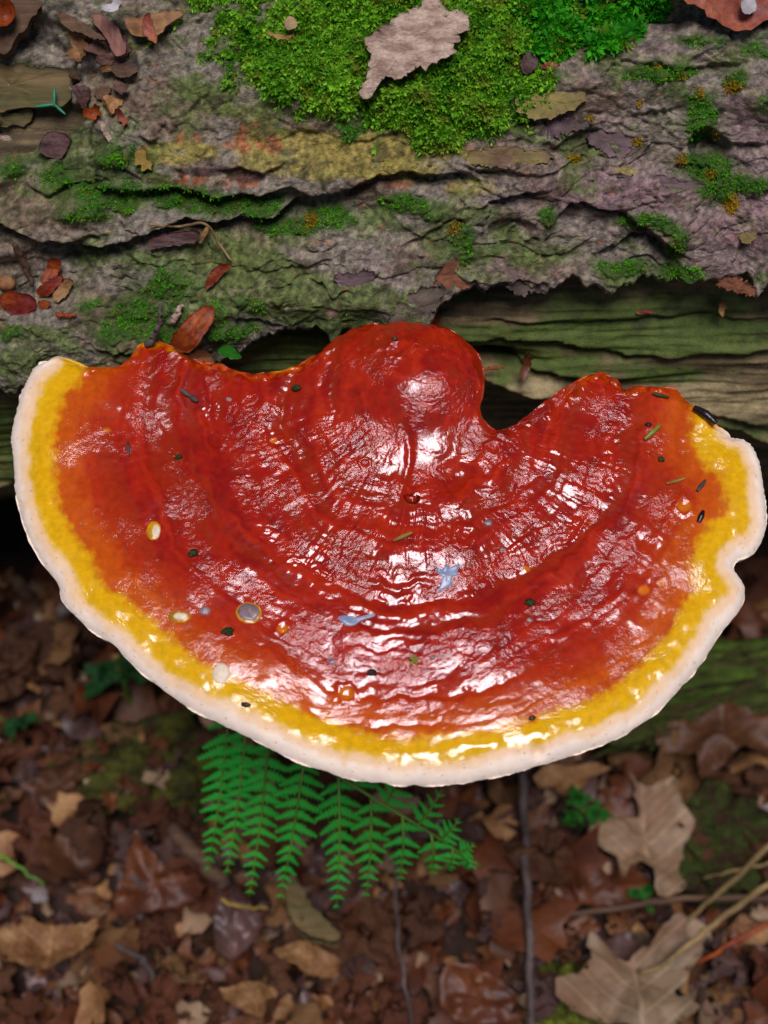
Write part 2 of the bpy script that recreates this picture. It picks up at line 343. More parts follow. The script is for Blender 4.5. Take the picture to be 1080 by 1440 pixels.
def log_parts():
    root = obj('fallen_log', None, loc=(0, LOGC[0], 0.0))
    tag(root, 'fallen log with grey flaking mossy bark filling the top of the picture', 'log')
    # bark shell
    md = np.concatenate([np.arange(.1595, .26, .0014), np.geomspace(.264, 1.0, 60)]); xs = np.concatenate([-md[::-1], np.arange(-.158, .1581, .00055), md])
    ep = on_log(EDGE[:, 0], EDGE[:, 1]); eth = theta_of(ep)
    the = np.interp(xs, ep[:, 0], eth)
    nfine, ncoarse = 395, 46
    s = np.linspace(0, 1, nfine)
    TH_ = np.concatenate([the[None] + s[:, None] * (R_(64) - the[None]), np.broadcast_to(np.linspace(R_(65), R_(235), ncoarse)[:, None], (ncoarse, len(xs)))])
    X = np.broadcast_to(xs, TH_.shape)
    px, py = project(log_xyz(X, TH_, LR))
    jx = .006 * fbm(xs * 60, xs * 0 + 2.2, 4, 301, .6)          # ragged lower edge
    wgt = np.concatenate([np.exp(-s * 12), np.zeros(ncoarse)])
    TH2 = TH_ + wgt[:, None] * (jx / LR)[None]
    h = bark_h(X, TH2, px, py)
    rnd = np.concatenate([sstep(0, .012, s) , np.ones(ncoarse)])[:, None]
    P = log_xyz(X, TH2, LR + h - (1 - rnd) * .002)
    col = bark_col(X, TH2, px, py)
    lip = []; lc = []
    for dth, dr in ((.004, .006), (.012, .012), (.03, .020), (.06, .030)):
        lip.append(log_xyz(xs, TH2[0] + dth + .01 * fbm(xs * 120, xs * 0 + dth * 99, 2, 5), LR + h[0] - dr)); lc.append(np.broadcast_to(srgb(84, 62, 46), (len(xs), 3)))
    V = np.concatenate([np.array(lip)[::-1], P]); C = np.concatenate([np.array(lc)[::-1], col])
    V = V - np.array(root.location)
    obj('bark', mesh_np('bark', V, grid_faces(*V.shape[:2]), M_BARK, C), root)
    # wood core
    Rc = LR - .017
    xs = np.concatenate([-np.geomspace(1.0, .17, 20), np.arange(-.165, .1651, .0008), np.geomspace(.17, 1.0, 20)])
    th = np.concatenate([np.linspace(R_(-120), R_(-42), 24), np.arange(R_(-40), R_(44), .0034), np.linspace(R_(46), R_(236), 40)])
    X, T = np.meshgrid(xs, th); px, py = project(log_xyz(X, T, Rc)); a = T * Rc
    front = sstep(R_(-80), R_(-38), T) * (1 - sstep(R_(44), R_(60), T))
    gx = X + .01 * fbm(X * 8, a * 30, 2, 401)
    h = .0045 * fbm(X * 9, a * 28, 3, 405) + .0010 * fbm(gx * 14, a * 300, 3, 411, .65) + .0005 * fbm(gx * 60, a * 900, 2, 415)
    jag = 5 * fbm(px / 60, py / 300, 3, 421)
    step = [(-900, 700), (-200, 700), (0, 690), (200, 640), (420, 560), (600, 520), (660, 514), (720, 546), (790, 566), (880, 566), (960, 590), (1010, 606), (1080, 624), (1300, 650), (2000, 660)]
    def led(pts, dep, w_, persist=False):
        p = np.array(pts, float); d = py - np.interp(px, p[:, 0], p[:, 1]) - jag
        tap = sstep(p[0, 0] - 12, p[0, 0] + 40, px) * (1 - sstep(p[-1, 0] - 40, p[-1, 0] + 12, px))
        if persist: return -dep * tap * sstep(0, 60, d) * front - .012 * tap * sstep(0, 6, d) * np.exp(-np.maximum(d, 0) / 22) * front
        return -dep * tap * front * (sstep(0, 5, d) * np.exp(-np.maximum(d, 0) / w_) - .3 * np.where(d < 0, np.exp(np.minimum(d, 0) / 18), np.exp(-np.maximum(d, 0) / 2)))
    h = h + led(step, .045, 0, True)
    h = h + led([(500, 470), (640, 472), (760, 470), (820, 484), (880, 495), (960, 498), (1080, 488), (1300, 480)], .0045, 24)
    h = h + led([(640, 488), (700, 498), (740, 516), (800, 530), (900, 530)], .006, 16)
    h = h + led([(660, 440), (800, 446), (950, 440), (1200, 450)], .0025, 20)
    h = h + led([(930, 590), (1000, 585), (1080, 600), (1200, 605)], .006, 10)
    h = h + .006 * np.exp(-((px - 720) / 110)**2 - ((py - (520 + (px - 660) * .33)) / 14)**2)
    h = h - .02 * np.exp(-((px - 690) / 40)**2 - ((py - 505) / 12)**2)
    P = log_xyz(X, T, Rc + h)
    n = fbm(gx * 12, a * 200, 4, 431, .6); n2 = fbm(X * 40, a * 70, 4, 441, .6)
    c = np.broadcast_to(srgb(128, 108, 72), px.shape + (3,)).copy()
    c = mixc(c, srgb(70, 56, 36), sstep(-.3, .5, n) * .85)
    pale = blobs(px, py, [(730, 548, 90, 18), (1000, 565, 120, 30), (900, 575, 80, 14), (1060, 610, 60, 16), (880, 560, 70, 12)])
    c = mixc(c, srgb(176, 156, 112), sstep(.3, .8, pale + .3 * n) * .8)
    gr = blobs(px, py, [(850, 470, 330, 40, 1.1), (780, 510, 110, 22, 1.1), (900, 425, 200, 25, 1.0), (640, 480, 80, 40, 1), (420, 490, 120, 40, 1), (690, 530, 60, 16, .7), (1040, 605, 50, 7, 1), (930, 530, 80, 16, .8), (20, 640, 60, 80, .9), (1060, 660, 60, 60, .9)])
    c = mixc(c, srgb(80, 102, 30), sstep(.3, .8, gr + .45 * n2 + .2 * n) * .85)
    c = mixc(c, srgb(52, 46, 26), sstep(.2, .8, n2) * .5)
    m = attr_mat('rotten_wood', .6, .45, (.6, 1.3), 260, .0006, 1500)
    obj('wood_core', mesh_np('wood_core', P - np.array(root.location), grid_faces(len(th), len(xs)), m, c), root)
    # sawn ends, far outside the frame
    for sx in (-1, 1):
        t = np.linspace(0, 2 * math.pi, 40, endpoint=False)
        ring = log_xyz(np.full(40, sx * 1.0), t, np.full(40, LR)); V = np.concatenate([ring, [[sx * 1.0, LOGC[0], LOGC[1]]]]) - np.array(root.location)
        F = np.array([(i, (i + 1) % 40, 40) for i in range(40)]); obj('log_end', mesh_np('log_end', V, F, m, np.broadcast_to(srgb(120, 96, 64), (41, 3)), False), root)
    return root
LOG = log_parts()

def log_point(px, py, lift=0.0):
    """points on the bark surface seen at photo coordinates, with outward normals"""
    px = np.atleast_1d(np.asarray(px, float)); py = np.atleast_1d(np.asarray(py, float))
    R = np.full(px.shape, LR)
    for k in range(4):
        P = on_log(px, py, R); th = theta_of(P); bx, by = project(log_xyz(P[:, 0], th, LR)); h = bark_h(P[:, 0], th, bx, by)
        R = .5 * R + .5 * (LR + h) if k else LR + h
    nrm = np.stack([np.zeros_like(th), -np.cos(th), np.sin(th)], -1)
    return log_xyz(P[:, 0], th, LR + h + lift), nrm

# ================================================================== MOSS (too fine to count)
M_MOSS = attr_mat('moss', .6, .3, (.75, 1.2), 500, 0, 2500, transl=.3)
def moss(name, label, N, mask, reg, length, leaf, nleaf, c_lo, c_hi, droop=.3, spread=.55, bits=None, seed=1, curl=.5):
    g = np.random.default_rng(seed)
    px = g.uniform(reg[0], reg[2], N); py = g.uniform(reg[1], reg[3], N)
    keep = g.uniform(0, 1, N) < mask(px, py); px = px[keep]; py = py[keep]
    P, nr = log_point(px, py, -.0004); n = len(px)
    d = nr + g.normal(0, spread, (n, 3)) + np.array([0, -droop * .5, -droop]); d /= np.linalg.norm(d, axis=1)[:, None]
    L = length * g.uniform(.55, 1.25, n) * (.8 + .4 * fbm(px / 30, py / 30, 2, 7))
    V = []; C = []; k = np.arange(nleaf)
    tone = np.clip(.5 + .55 * fbm(px / 40, py / 34, 3, 19 + seed) + g.normal(0, .22, n), 0, 1)
    warm = sstep(.25, .6, fbm(px / 24 + 9, py / 22, 3, 23 + seed)) * .6
    base = mixc(mixc(np.broadcast_to(c_lo, (n, 3)), c_hi, tone), srgb(134, 128, 40), warm)
    side = np.cross(d, g.normal(0, 1, (n, 3))); side /= np.linalg.norm(side, axis=1)[:, None]; side2 = np.cross(d, side)
    for i in range(nleaf):
        f = (i + .6) / nleaf; an = i * 2.4 + g.uniform(0, 6.3, n)
        out = side * np.cos(an)[:, None] + side2 * np.sin(an)[:, None]
        up = .35 + .9 * f**2
        ld = out * (1 - .45 * f) + d * up; ld /= np.linalg.norm(ld, axis=1)[:, None]
        ll = leaf * g.uniform(.7, 1.3, n) * (1.1 - .35 * f)
        b = P + d * (L * f)[:, None] + np.array([0, 0, -1]) * (droop * .25 * L * f * f)[:, None]
        wd = np.cross(ld, d + .3 * out); wd /= np.linalg.norm(wd, axis=1)[:, None] + 1e-9
        w_ = (ll * .2)[:, None]; mid = b + ld * (ll * .45)[:, None]; tip = b + ld * ll[:, None] - d * (ll * curl * .25)[:, None]
        V.append(np.stack([b, mid + wd * w_, tip, mid - wd * w_], 1))
        cc = base * (.75 + .5 * f); C.append(np.repeat(cc[:, None], 4, 1))
    V = np.concatenate(V).reshape(-1, 3); C = np.concatenate(C).reshape(-1, 3)
    F = np.arange(len(V)).reshape(-1, 4)
    o = obj(name, mesh_np(name, V, F, M_MOSS, C, False)); tag(o, label, 'moss', kind='stuff')
    return o
moss('feather_moss', 'fluffy bright green feather moss carpet on top of the log', 30000, m_fluffy, (220, -90, 860, 235), .0044, .0022, 10, srgb(72, 140, 18), srgb(148, 206, 48), .5, .75, seed=3)
moss('haircap_moss', 'dark green needle-leaved moss in the hollow beside the maroon leaf', 6500, m_hair, (690, -60, 960, 120), .0050, .0036, 11, srgb(30, 124, 14), srgb(76, 180, 28), .2, .4, seed=5, curl=-.2)
moss('velvet_moss', 'short velvety green moss in patches along the bark cracks', 52000, m_velvet, (-40, 20, 1100, 520), .0017, .0011, 6, srgb(50, 124, 10), srgb(104, 180, 24), .2, .5, seed=9)
YEL = [(1030, 123, 12, 8), (958, 107, 5, 5), (925, 95, 4, 4), (960, 228, 6, 10), (895, 198, 7, 6), (1028, 285, 9, 16), (1000, 245, 8, 7), (1004, 190, 7, 6), (985, 130, 4, 6), (808, 224, 9, 7), (640, 320, 10, 7), (438, 308, 8, 12), (898, 145, 4, 4), (830, 165, 5, 5)]
def m_yel(px, py): return sstep(.35, .6, blobs(px, py, YEL))
moss('yellow_moss_tips', 'tiny yellow-brown moss tips dotted over the bark', 60000, m_yel, (420, 80, 1060, 330), .0022, .0011, 5, srgb(150, 110, 20), srgb(196, 160, 30), .1, .5, seed=13)

# ================================================================== FUNGUS
TILT = R_(8); CC = np.array([0, -.0065, .3174]); CN = np.array([0, -math.sin(TILT), math.cos(TILT)])
def cap_xyz(px, py, H):
    d = rays(px, py); s = (H - (CAM - CC) @ CN) / (d @ CN)
    return CAM + d * s[..., None]
OUT = [(62, 500), (45, 511), (31, 540), (23, 570), (17, 602), (20, 640), (26, 690), (40, 742), (62, 786), (84, 818), (92, 842), (120, 872), (160, 900), (200, 936), (250, 974),
    (300, 1001), (350, 1024), (400, 1050), (450, 1071), (500, 1085), (550, 1092), (600, 1093), (650, 1089), (700, 1080), (740, 1070), (772, 1061), (820, 1044), (865, 1027), (910, 999),
    (950, 962), (985, 923), (1010, 884), (1034, 858), (1045, 828), (1039, 810), (1028, 794), (1036, 782), (1054, 776), (1067, 758), (1074, 734), (1072, 690), (1067, 650), (1054, 620), (1030, 606),
    (1012, 601), (1000, 590), (985, 572), (965, 558), (948, 543), (900, 538), (880, 543), (868, 528), (840, 521), (818, 528), (802, 546), (786, 564), (765, 579), (740, 589), (712, 598), (694, 600), (682, 590),
    (677, 570), (680, 545), (681, 520), (675, 498), (661, 478), (640, 462), (615, 452), (570, 448), (520, 452), (490, 460), (465, 476), (443, 494), (415, 509), (385, 518), (355, 521), (330, 517), (310, 506), (290, 508),
    (265, 496), (245, 484), (215, 474), (195, 481), (180, 499), (163, 510), (140, 511), (115, 511), (100, 503), (82, 497)]
OUT = np.array(OUT, float)
_k = sstep(480, 700, OUT[:, 1]); OUT[:, 0] += (OUT[:, 0] - 540) * .013 * _k; OUT[:, 1] += 9 * sstep(800, 1040, OUT[:, 1])
NM = 44                                              # first NM outline points are the growing margin
def resample(P, n, closed=True):
    Q = np.concatenate([P, P[:1]]) if closed else P
    # Catmull-Rom through the points, then even spacing
    k = len(Q) - 1; S = []
    for i in range(k):
        p0 = P[(i - 1) % len(P)] if closed else Q[max(i - 1, 0)]; p1, p2 = Q[i], Q[i + 1]; p3 = (P[(i + 2) % len(P)] if closed else Q[min(i + 2, k)])
        t = np.linspace(0, 1, 12, endpoint=False)[:, None]
        S.append(.5 * ((2 * p1) + (-p0 + p2) * t + (2 * p0 - 5 * p1 + 4 * p2 - p3) * t**2 + (-p0 + 3 * p1 - 3 * p2 + p3) * t**3))
    S = np.concatenate(S + [Q[-1:]]); L = np.concatenate([[0], np.cumsum(np.linalg.norm(np.diff(S, axis=0), axis=1))])
    u = np.linspace(0, L[-1], n, endpoint=not closed)
    return np.stack([np.interp(u, L, S[:, j]) for j in range(S.shape[1])], -1)
MARG = resample(OUT[:NM], 420, False)
BACK = resample(np.concatenate([OUT[NM - 1:], OUT[:1]]), 420, False)
GX, GY = 588.0, 556.0
def mind(px, py, C):
    q = np.stack([px.ravel(), py.ravel()], -1); out = np.empty(len(q))
    for i in range(0, len(q), 20000):
        d = q[i:i + 20000, None] - C[None]; out[i:i + 20000] = np.sqrt((d**2).sum(-1).min(1))
    return out.reshape(px.shape)
_ma = np.unwrap(np.arctan2(MARG[:, 1] - GY, MARG[:, 0] - GX)); _mr = np.hypot(MARG[:, 0] - GX, MARG[:, 1] - GY)
_o = np.argsort(_ma); _mas, _mrs = _ma[_o], np.convolve(np.pad(_mr[_o], 10, 'edge'), np.ones(21) / 21, 'valid')
RINGN = [(653, 755, 15, 1.0), (513, 652, 7, .6), (693, 630, 10, .8), (540, 480, 12, .9), (557, 492, 12, .8), (962, 712, 11, .8), (487, 975, 12, .8), (398, 885, 9, .6), (640, 668, 0, 0), (605, 560, 5, .3)]
_pr_r = np.linspace(0, 1.3, 400)
_sl = np.interp(_pr_r, [0, .15, .25, .33, .37, .42, .50, .535, .58, .62, .675, .73, .78, .84, .90, .95, 1.0, 1.3], [0, 0, 3, 11, -4, 4, 13, -2, -3, 1, 6.5, -1, -2, 1, 2, 3, 11, 17])
_pr_h = -np.concatenate([[0], np.cumsum(np.tan(np.radians(_sl))[:-1])]) * (_pr_r[1] * .135)
PLEAT = [(400, 640, 80, 46), (360, 600, 50, 30, .6), (470, 690, 60, 30), (560, 745, 120, 24, .9), (830, 700, 60, 60, .9), (720, 790, 80, 30, .7), (430, 780, 90, 40, .8), (760, 640, 50, 40, .6), (480, 590, 70, 40, .5), (890, 780, 70, 60, .6), (170, 620, 40, 80, .35)]
def cap_fields(px, py):
    dx, dy = px - GX, py - GY; r = np.hypot(dx, dy); ph = np.arctan2(dy, dx); ph = np.where(ph < -math.pi / 2 - .2, ph + 2 * math.pi, ph)
    Rm = np.interp(ph, _mas, _mrs); rho = r / Rm
    rw = rho + .020 * fbm(ph * 3.0, rho * 2, 3, 501) + .010 * perlin(px / 60, py / 60, 503)
    # smooth large shape: slope profile from the stalk to the margin, integrated
    S = np.interp(rw, _pr_r, _pr_h) + .006
    S = S + .0135 * np.exp(-(((px - 578) / 106)**2 + ((py - 508) / 92)**2)**1.1)
    S = S + .0022 * fbm(px / 230 + 3, py / 230, 2, 511) + .0006 * fbm(px / 95, py / 95, 2, 513)
    S = S - .0042 * np.exp(-((px - 640) / 34)**2 - ((py - 672) / 26)**2) + .0032 * np.exp(-((px - 655) / 75)**2 - ((py - 680) / 55)**2)
    S = S - .0012 * np.exp(-((px - 250) / 60)**2 - ((py - 620) / 60)**2) + .0015 * np.exp(-((px - 850) / 60)**2 - ((py - 650) / 45)**2)
    ra = np.clip(.5 + .8 * fbm(ph * 2.2, rho * 1.5, 2, 507), 0, 1)
    sat = np.interp(rw, [0, .1, .22, .30, .40, .46, .53, .57, .61, .645, .72, .755, .84, .90, .97], [1, 1, .7, .5, .8, 1, .9, .2, .25, 1, 1, .4, .5, .5, .3])
    sat = sat * (.22 + .95 * sstep(-.35, .4, fbm(px / 75, py / 60, 3, 509)))
    rv = rw + .010 * fbm(px / 28, py / 28, 3, 517); h = -.0008 * ra * gau(rv - .545, .012) - .0004 * ra * gau(rv - .352, .012) - .0004 * ra * gau(rv - .785, .010) - .0002 * ra * gau(rv - .868, .008)
    rg_ = fbm(rv * 24, ph * 1.1, 2, 551, .6); cap_fields.rg = rg_; h = h + .00052 * rg_ * sstep(.12, .25, rho) * (.6 + .5 * ra) * (1 - .75 * sstep(.72, .84, rho))
    # radial wrinkles
    pl = fbm(ph * 19 + .7 * fbm(px / 60, py / 60, 2, 521), rho * 5, 3, 523, .6); win = .12 + blobs(px, py, PLEAT)
    h = h + .00026 * win * pl * sstep(.12, .25, rho) + .00020 * (win - .12) * ridged(ph * 13 + .5 * perlin(px / 40, py / 40, 5), rho * 6, 2, 527)
    # fine crumple
    wx_ = perlin(px / 10, py / 10, 2); cr = ridged(px / 13 + .7 * wx_, py / 13 - .5 * wx_, 2, 531)
    h = h + .00016 * sat * cr + .00009 * sat * fbm(px / 5.5, py / 5.5, 2, 541) + .00018 * fbm(px / 34, py / 34, 2, 543)
    wr = gau(rw - .53, .022) * sstep(-.3, .4, fbm(px / 60, py / 60, 2, 547)); h = h + .0004 * wr * ridged(px / 17 + wx_, py / 17, 2, 549)
    crease = np.abs(px - (566 + 10 * np.sin((py - 590) / 30))) ; h = h - .0009 * np.exp(-(crease / 6)**2) * sstep(585, 610, py) * (1 - sstep(690, 720, py))
    for (x, y, rr, s) in RINGN:
        if rr:
            d = np.hypot(px - x, py - y); d = d * (1 + .3 * perlin(px / 9, py / 9, 8)); h = h + .6 * s * (.0010 * gau(d - rr, rr * .35) - .0008 * gau(d, rr * .6) + .0005 * gau(d, rr * .22))
    cap_fields.sat = sat
    return rho, rw, ph, S, h
def cap_point(px, py, lift=0.0):
    px = np.atleast_1d(np.asarray(px, float)); py = np.atleast_1d(np.asarray(py, float))
    def P_(a, b):
        rho, rw, ph, S, h = cap_fields(a, b); return cap_xyz(a, b, S) + CN * (h)[..., None]
    P = P_(px, py); A = P_(px + 6, py); B = P_(px, py - 6)
    n = np.cross(A - P, B - P); n /= np.linalg.norm(n, axis=-1)[..., None]
    return P + n * lift, n

def cap_material():
    m, nt, p, out = newmat('lacquered_cap'); v = coords(nt)
    a = node(nt, 'ShaderNodeAttribute', attribute_name='Col'); wet = node(nt, 'ShaderNodeAttribute', attribute_name='wet'); lac = node(nt, 'ShaderNodeAttribute', attribute_name='lac')
    n1 = noise_n(nt, 420, 5, .6, v); n2 = noise_n(nt, 1500, 3, .6, v); n3 = noise_n(nt, 90, 4, .6, v, .6)
    c = mulcol(nt, a.outputs['Color'], ramp(nt, n1.outputs[0], [(.3, g3(.84)), (.7, g3(1.14))]))
    mxc = nt.nodes.new('ShaderNodeMix'); mxc.data_type = 'RGBA'; lf = node(nt, 'ShaderNodeMapRange', {'Value': lac.outputs['Fac'], 'To Min': .25, 'To Max': 1.0}); nt.links.new(lf.outputs[0], mxc.inputs[0]); nt.links.new(a.outputs['Color'], mxc.inputs[6]); nt.links.new(c, mxc.inputs[7]); c = mxc.outputs[2]
    nt.links.new(c, p.inputs['Base Color'])
    r = node(nt, 'ShaderNodeMapRange', {'Value': lac.outputs['Fac'], 'To Min': .55, 'To Max': .30}); nt.links.new(r.outputs[0], p.inputs['Roughness'])
    p.inputs['IOR'].default_value = 1.45; p.inputs['Specular IOR Level'].default_value = .12
    cw = node(nt, 'ShaderNodeMath', {0: lac.outputs['Fac'], 1: 1.0}, operation='MULTIPLY')
    nt.links.new(cw.outputs[0], p.inputs['Coat Weight']); cr_ = node(nt, 'ShaderNodeMapRange', {'Value': wet.outputs['Fac'], 'To Min': .06, 'To Max': .13}); nt.links.new(cr_.outputs[0], p.inputs['Coat Roughness']); p.inputs['Coat IOR'].default_value = 1.6
    p.inputs['Subsurface Weight'].default_value = .05; p.inputs['Subsurface Radius'].default_value = (.006, .002, .001); p.inputs['Subsurface Scale'].default_value = .5
    mx = node(nt, 'ShaderNodeMath', {0: n1.outputs[0], 1: n2.outputs[0]}, operation='ADD')
    b = node(nt, 'ShaderNodeBump', {'Height': mx.outputs[0], 'Distance': .00025}); rs = node(nt, 'ShaderNodeMath', {0: lac.outputs['Fac'], 1: wet.outputs['Fac']}, operation='MULTIPLY'); rs2 = node(nt, 'ShaderNodeMapRange', {'Value': rs.outputs[0], 'To Min': .06, 'To Max': .9}); nt.links.new(rs2.outputs[0], b.inputs['Strength']); b = b.outputs[0]
    nt.links.new(b, p.inputs['Normal']); nt.links.new(b, p.inputs['Coat Normal'])
    return m
M_CAP = cap_material()
M_CREAM = flat_mat('cream_flesh', srgb(232, 214, 190), .45, .4, .15, 600, .0001, c2=srgb(220, 190, 150))

def make_fungus():
    root = obj('bracket_fungus', None, loc=tuple(CC))
    tag(root, 'large glossy red bracket fungus with yellow band and cream rim jutting from the log', 'fungus')
    off = CC
    N, RI = 1000, 300
    O = resample(OUT, N); S0 = np.array([580, 700.0])
    rg = np.random.default_rng(3)
    ang = np.arange(N); O = O + 2.8 * np.stack([fbm(ang / 16.0, ang * 0 + .5, 3, 601), fbm(ang / 14.0, ang * 0 + 9.5, 3, 603)], -1)
    f = np.concatenate([np.linspace(.02, .84, 210) , np.linspace(.842, 1, 90)])
    PX = S0[0] + f[:, None] * (O[:, 0] - S0[0])[None]; PY = S0[1] + f[:, None] * (O[:, 1] - S0[1])[None]
    rho, rw, ph, S, h = cap_fields(PX, PY); sat = cap_fields.sat; rgc = cap_fields.rg
    dm = mind(PX, PY, MARG); db = mind(PX, PY, BACK)
    wm, wb = 24.0, 17.0; px2m = .00025
    em = np.clip(1 - dm / wm, 0, 1); eb = np.clip(1 - db / wb, 0, 1)
    drop = wm * (1 - np.sqrt(np.maximum(1 - em**2, 0))) * .75 + wb * (1 - np.sqrt(np.maximum(1 - eb**2, 0))) * .8
    calm = sstep(0, 26, np.minimum(dm, db * 2.0))
    rimn = sstep(70, 30, dm)
    h = h * (.35 + .65 * calm) + rimn * (.0005 * fbm(PX / 42, PY / 42, 3, 611, .42) + .0006 * gau(dm - 48, 14))
    h = h + .0012 * gau(db - 8, 7) * fbm(PX / 18, PY / 18, 3, 617) - .0028 * np.exp(-((PX - 757)**2 + (PY - 1056)**2) / 9.0**2)
    P = cap_xyz(PX, PY, S) + CN * (h - drop * px2m)[..., None]
    # colours
    n = fbm(PX / 40, PY / 40, 4, 621, .6); n2 = fbm(PX / 12, PY / 12, 3, 623, .6); nr = fbm(ph * 34, rho * 4, 3, 625)
    dmw = dm + 4 * n + 2 * n2 + 2 * nr + 7 * fbm(ph * 3.3, ph * 0 + .3, 3, 627)
    ed = np.interp(ph, [_mas[0], .4, 1.2, 1.8, 2.5, _mas[-1]], [.74, .78, .84, .84, .80, .74])     # band width varies round the rim
    q = dmw / ed * 1.34
    c = np.broadcast_to(srgb(158, 21, 2), PX.shape + (3,)).copy()
    c = mixc(c, srgb(112, 8, 3), sstep(-.1, .8, .7 * n + .3 * gau(rw - .58, .06) + .25 * gau(rw - .37, .03)) * .5)
    c = mixc(c, srgb(184, 44, 4), sstep(-.2, .7, n2 * .25 - n * .5 + .35 * gau(rw - .2, .08)) * .5)
    c = mixc(c, srgb(118, 10, 3), sstep(.05, -.6, rgc) * .55); c = mixc(c, srgb(186, 46, 3), sstep(.1, .7, rgc) * .45)
    c = mixc(c, srgb(178, 48, 2), sstep(300, 190, q + 16 * n2) * .9)
    c = mixc(c, srgb(196, 82, 0), sstep(215, 150, q + 12 * n2) * .9); c = mixc(c, srgb(208, 124, 0), sstep(136, 112, q + 6 * n2) * .8)
    c = mixc(c, srgb(170, 50, 0), sstep(.0, -.6, rgc) * .4 * sstep(90, 130, q))
    c = mixc(c, srgb(226, 168, 0), sstep(128, 96, q + 6 * n2))
    c = mixc(c, srgb(226, 180, 20), sstep(78, 60, q) * .5)
    c = mixc(c, srgb(238, 200, 160), sstep(64, 40, q))
    c = mixc(c, srgb(246, 226, 208), sstep(40, 18, q) * .9)
    bk = sstep(22, 4, db + 6 * n2) * sstep(60, 110, dm) * (1 - sstep(430, 470, PX) * (1 - sstep(780, 830, PX)))
    c = mixc(c, srgb(206, 84, 4), bk * sstep(-.1, .4, n2 + .2) * .75)
    yb = blobs(PX, PY, [(210, 482, 22, 10), (1000, 590, 14, 16), (985, 575, 10, 12), (385, 517, 40, 5), (250, 490, 20, 8)])
    c = mixc(c, srgb(224, 130, 4), sstep(.4, .8, yb) * .9)
    nodc = blobs(PX, PY, [(962, 712, 12, 9), (487, 975, 13, 12), (398, 885, 10, 8), (740, 800, 7, 5), (905, 830, 10, 8), (930, 820, 8, 6), (150, 605, 7, 4), (385, 620, 6, 5)])
    c = mixc(c, srgb(214, 112, 4), sstep(.4, .7, nodc) * .85)
    spk = sstep(.74, .82, fbm(PX / 5, PY / 5, 2, 631)) * sstep(45, 20, dm)
    c = mixc(c, srgb(150, 120, 104), spk * .5)
    lac = sstep(44, 66, q) ; wet = np.clip(.55 + .5 * fbm(PX / 80, PY / 80, 2, 641) - .8 * gau(rho - .71, .05) + .7 * gau(rho - .53, .05), 0, 1)
    # underside
    rows = [P]; cols = [c]; la = [lac]; we = [sat]
    mg = sstep(140, 40, mind(O[:, 0], O[:, 1], MARG))
    edge = P[-1]
    slen = np.linalg.norm(S0 - O, axis=1)
    for k, (ipx, low, hk) in enumerate(((.8, .0012, 1), (3, .0028, .9), (7, .0044, .7), (13, .0056, .5), (24, .0065, .2), (50, .0075, 0), (150, .012, 0), (300, .018, 0), (1e4, .026, 0))):
        ins = np.minimum(ipx / slen, .985)[:, None]
        q2 = O + (S0 - O) * ins
        r_, _, _, S2, _ = cap_fields(q2[:, 0], q2[:, 1])
        base = cap_xyz(q2[:, 0], q2[:, 1], S2 * np.clip(1 - ins[:, 0] * 2, 0, 1)) + CN * (h[-1] * hk)[:, None]
        lowv = drop[-1] * px2m + low * (.7 + .3 * mg)
        rows.append((base - CN * lowv[:, None])[None]); t = np.clip(mg + ins[:, 0] * 3, 0, 1)
        cols.append(mixc(np.broadcast_to(srgb(190, 70, 4), (N, 3)), srgb(232, 220, 200), t)[None]); la.append((.6 * (1 - t))[None]); we.append(np.zeros((1, N)))
    V = np.concatenate(rows) - off; C = np.concatenate(cols); la = np.concatenate(la); we = np.concatenate(we)
    nr_, nc_ = V.shape[:2]; Fq = grid_faces(nr_, nc_, True)[:, ::-1]
    V = np.concatenate([V.reshape(-1, 3), V[0].mean(0, keepdims=True), V[-1].mean(0, keepdims=True)]); C = np.concatenate([C.reshape(-1, 3), C[0].mean(0, keepdims=True), C[-1].mean(0, keepdims=True)])
    la = np.concatenate([la.ravel(), [1, 0]]); we = np.concatenate([we.ravel(), [.5, 0]])
    i = np.arange(N); j = (i + 1) % N; a = nr_ * nc_
    T1 = np.stack([i, j, np.full(N, a)], -1)[:, ::-1]; T2 = np.stack([(nr_ - 1) * nc_ + j, (nr_ - 1) * nc_ + i, np.full(N, a + 1)], -1)[:, ::-1]
    obj('cap', mesh_np('cap', V, [Fq, T1, T2], M_CAP, C, attrs={'lac': la, 'wet': we}), root)
    # root of the fungus that goes into the log
    t = np.linspace(0, 1, 10); a = np.linspace(0, 2 * math.pi, 32, endpoint=False)
    p0, _ = cap_point(568, 520, -.020); p0 = p0[0]; V = []
    for k, tt in enumerate(t):
        c0 = p0 + np.array([0, .075, -.012]) * tt; V.append(c0 + np.stack([.012 * np.cos(a), .006 * np.sin(a), .012 * np.sin(a) * (1 + .3 * tt)], -1))
    V = np.array(V) - off
    obj('stalk', mesh_np('stalk', V, grid_faces(10, 32, True), M_CAP, np.broadcast_to(srgb(96, 20, 6), (320, 3)), attrs={'lac': np.ones(320), 'wet': np.ones(320) * .5}), root)
    # cream nodules and dried film patches sitting in the skin
    def drape(name, poly, mat, lift, dome, label=None, nr=6, jag=.8):
        q = resample(np.array(poly, float), 44); k = np.arange(44); q = q + jag * np.stack([perlin(k / 3., k * 0 + .4, 7), perlin(k / 3., k * 0 + 4.4, 7)], -1)
        c = q.mean(0); V = []
        for f in np.linspace(1, .02, nr):
            z = c + (q - c) * f; PP, nn = cap_point(z[:, 0], z[:, 1]); V.append(PP + CN * (lift * min(1, (1 - f) * 5) - .0004 * (f > .99) + dome * (1 - f * f)))
        V = np.array(V) - off; V2 = np.concatenate([V.reshape(-1, 3), V[-1].mean(0, keepdims=True)])
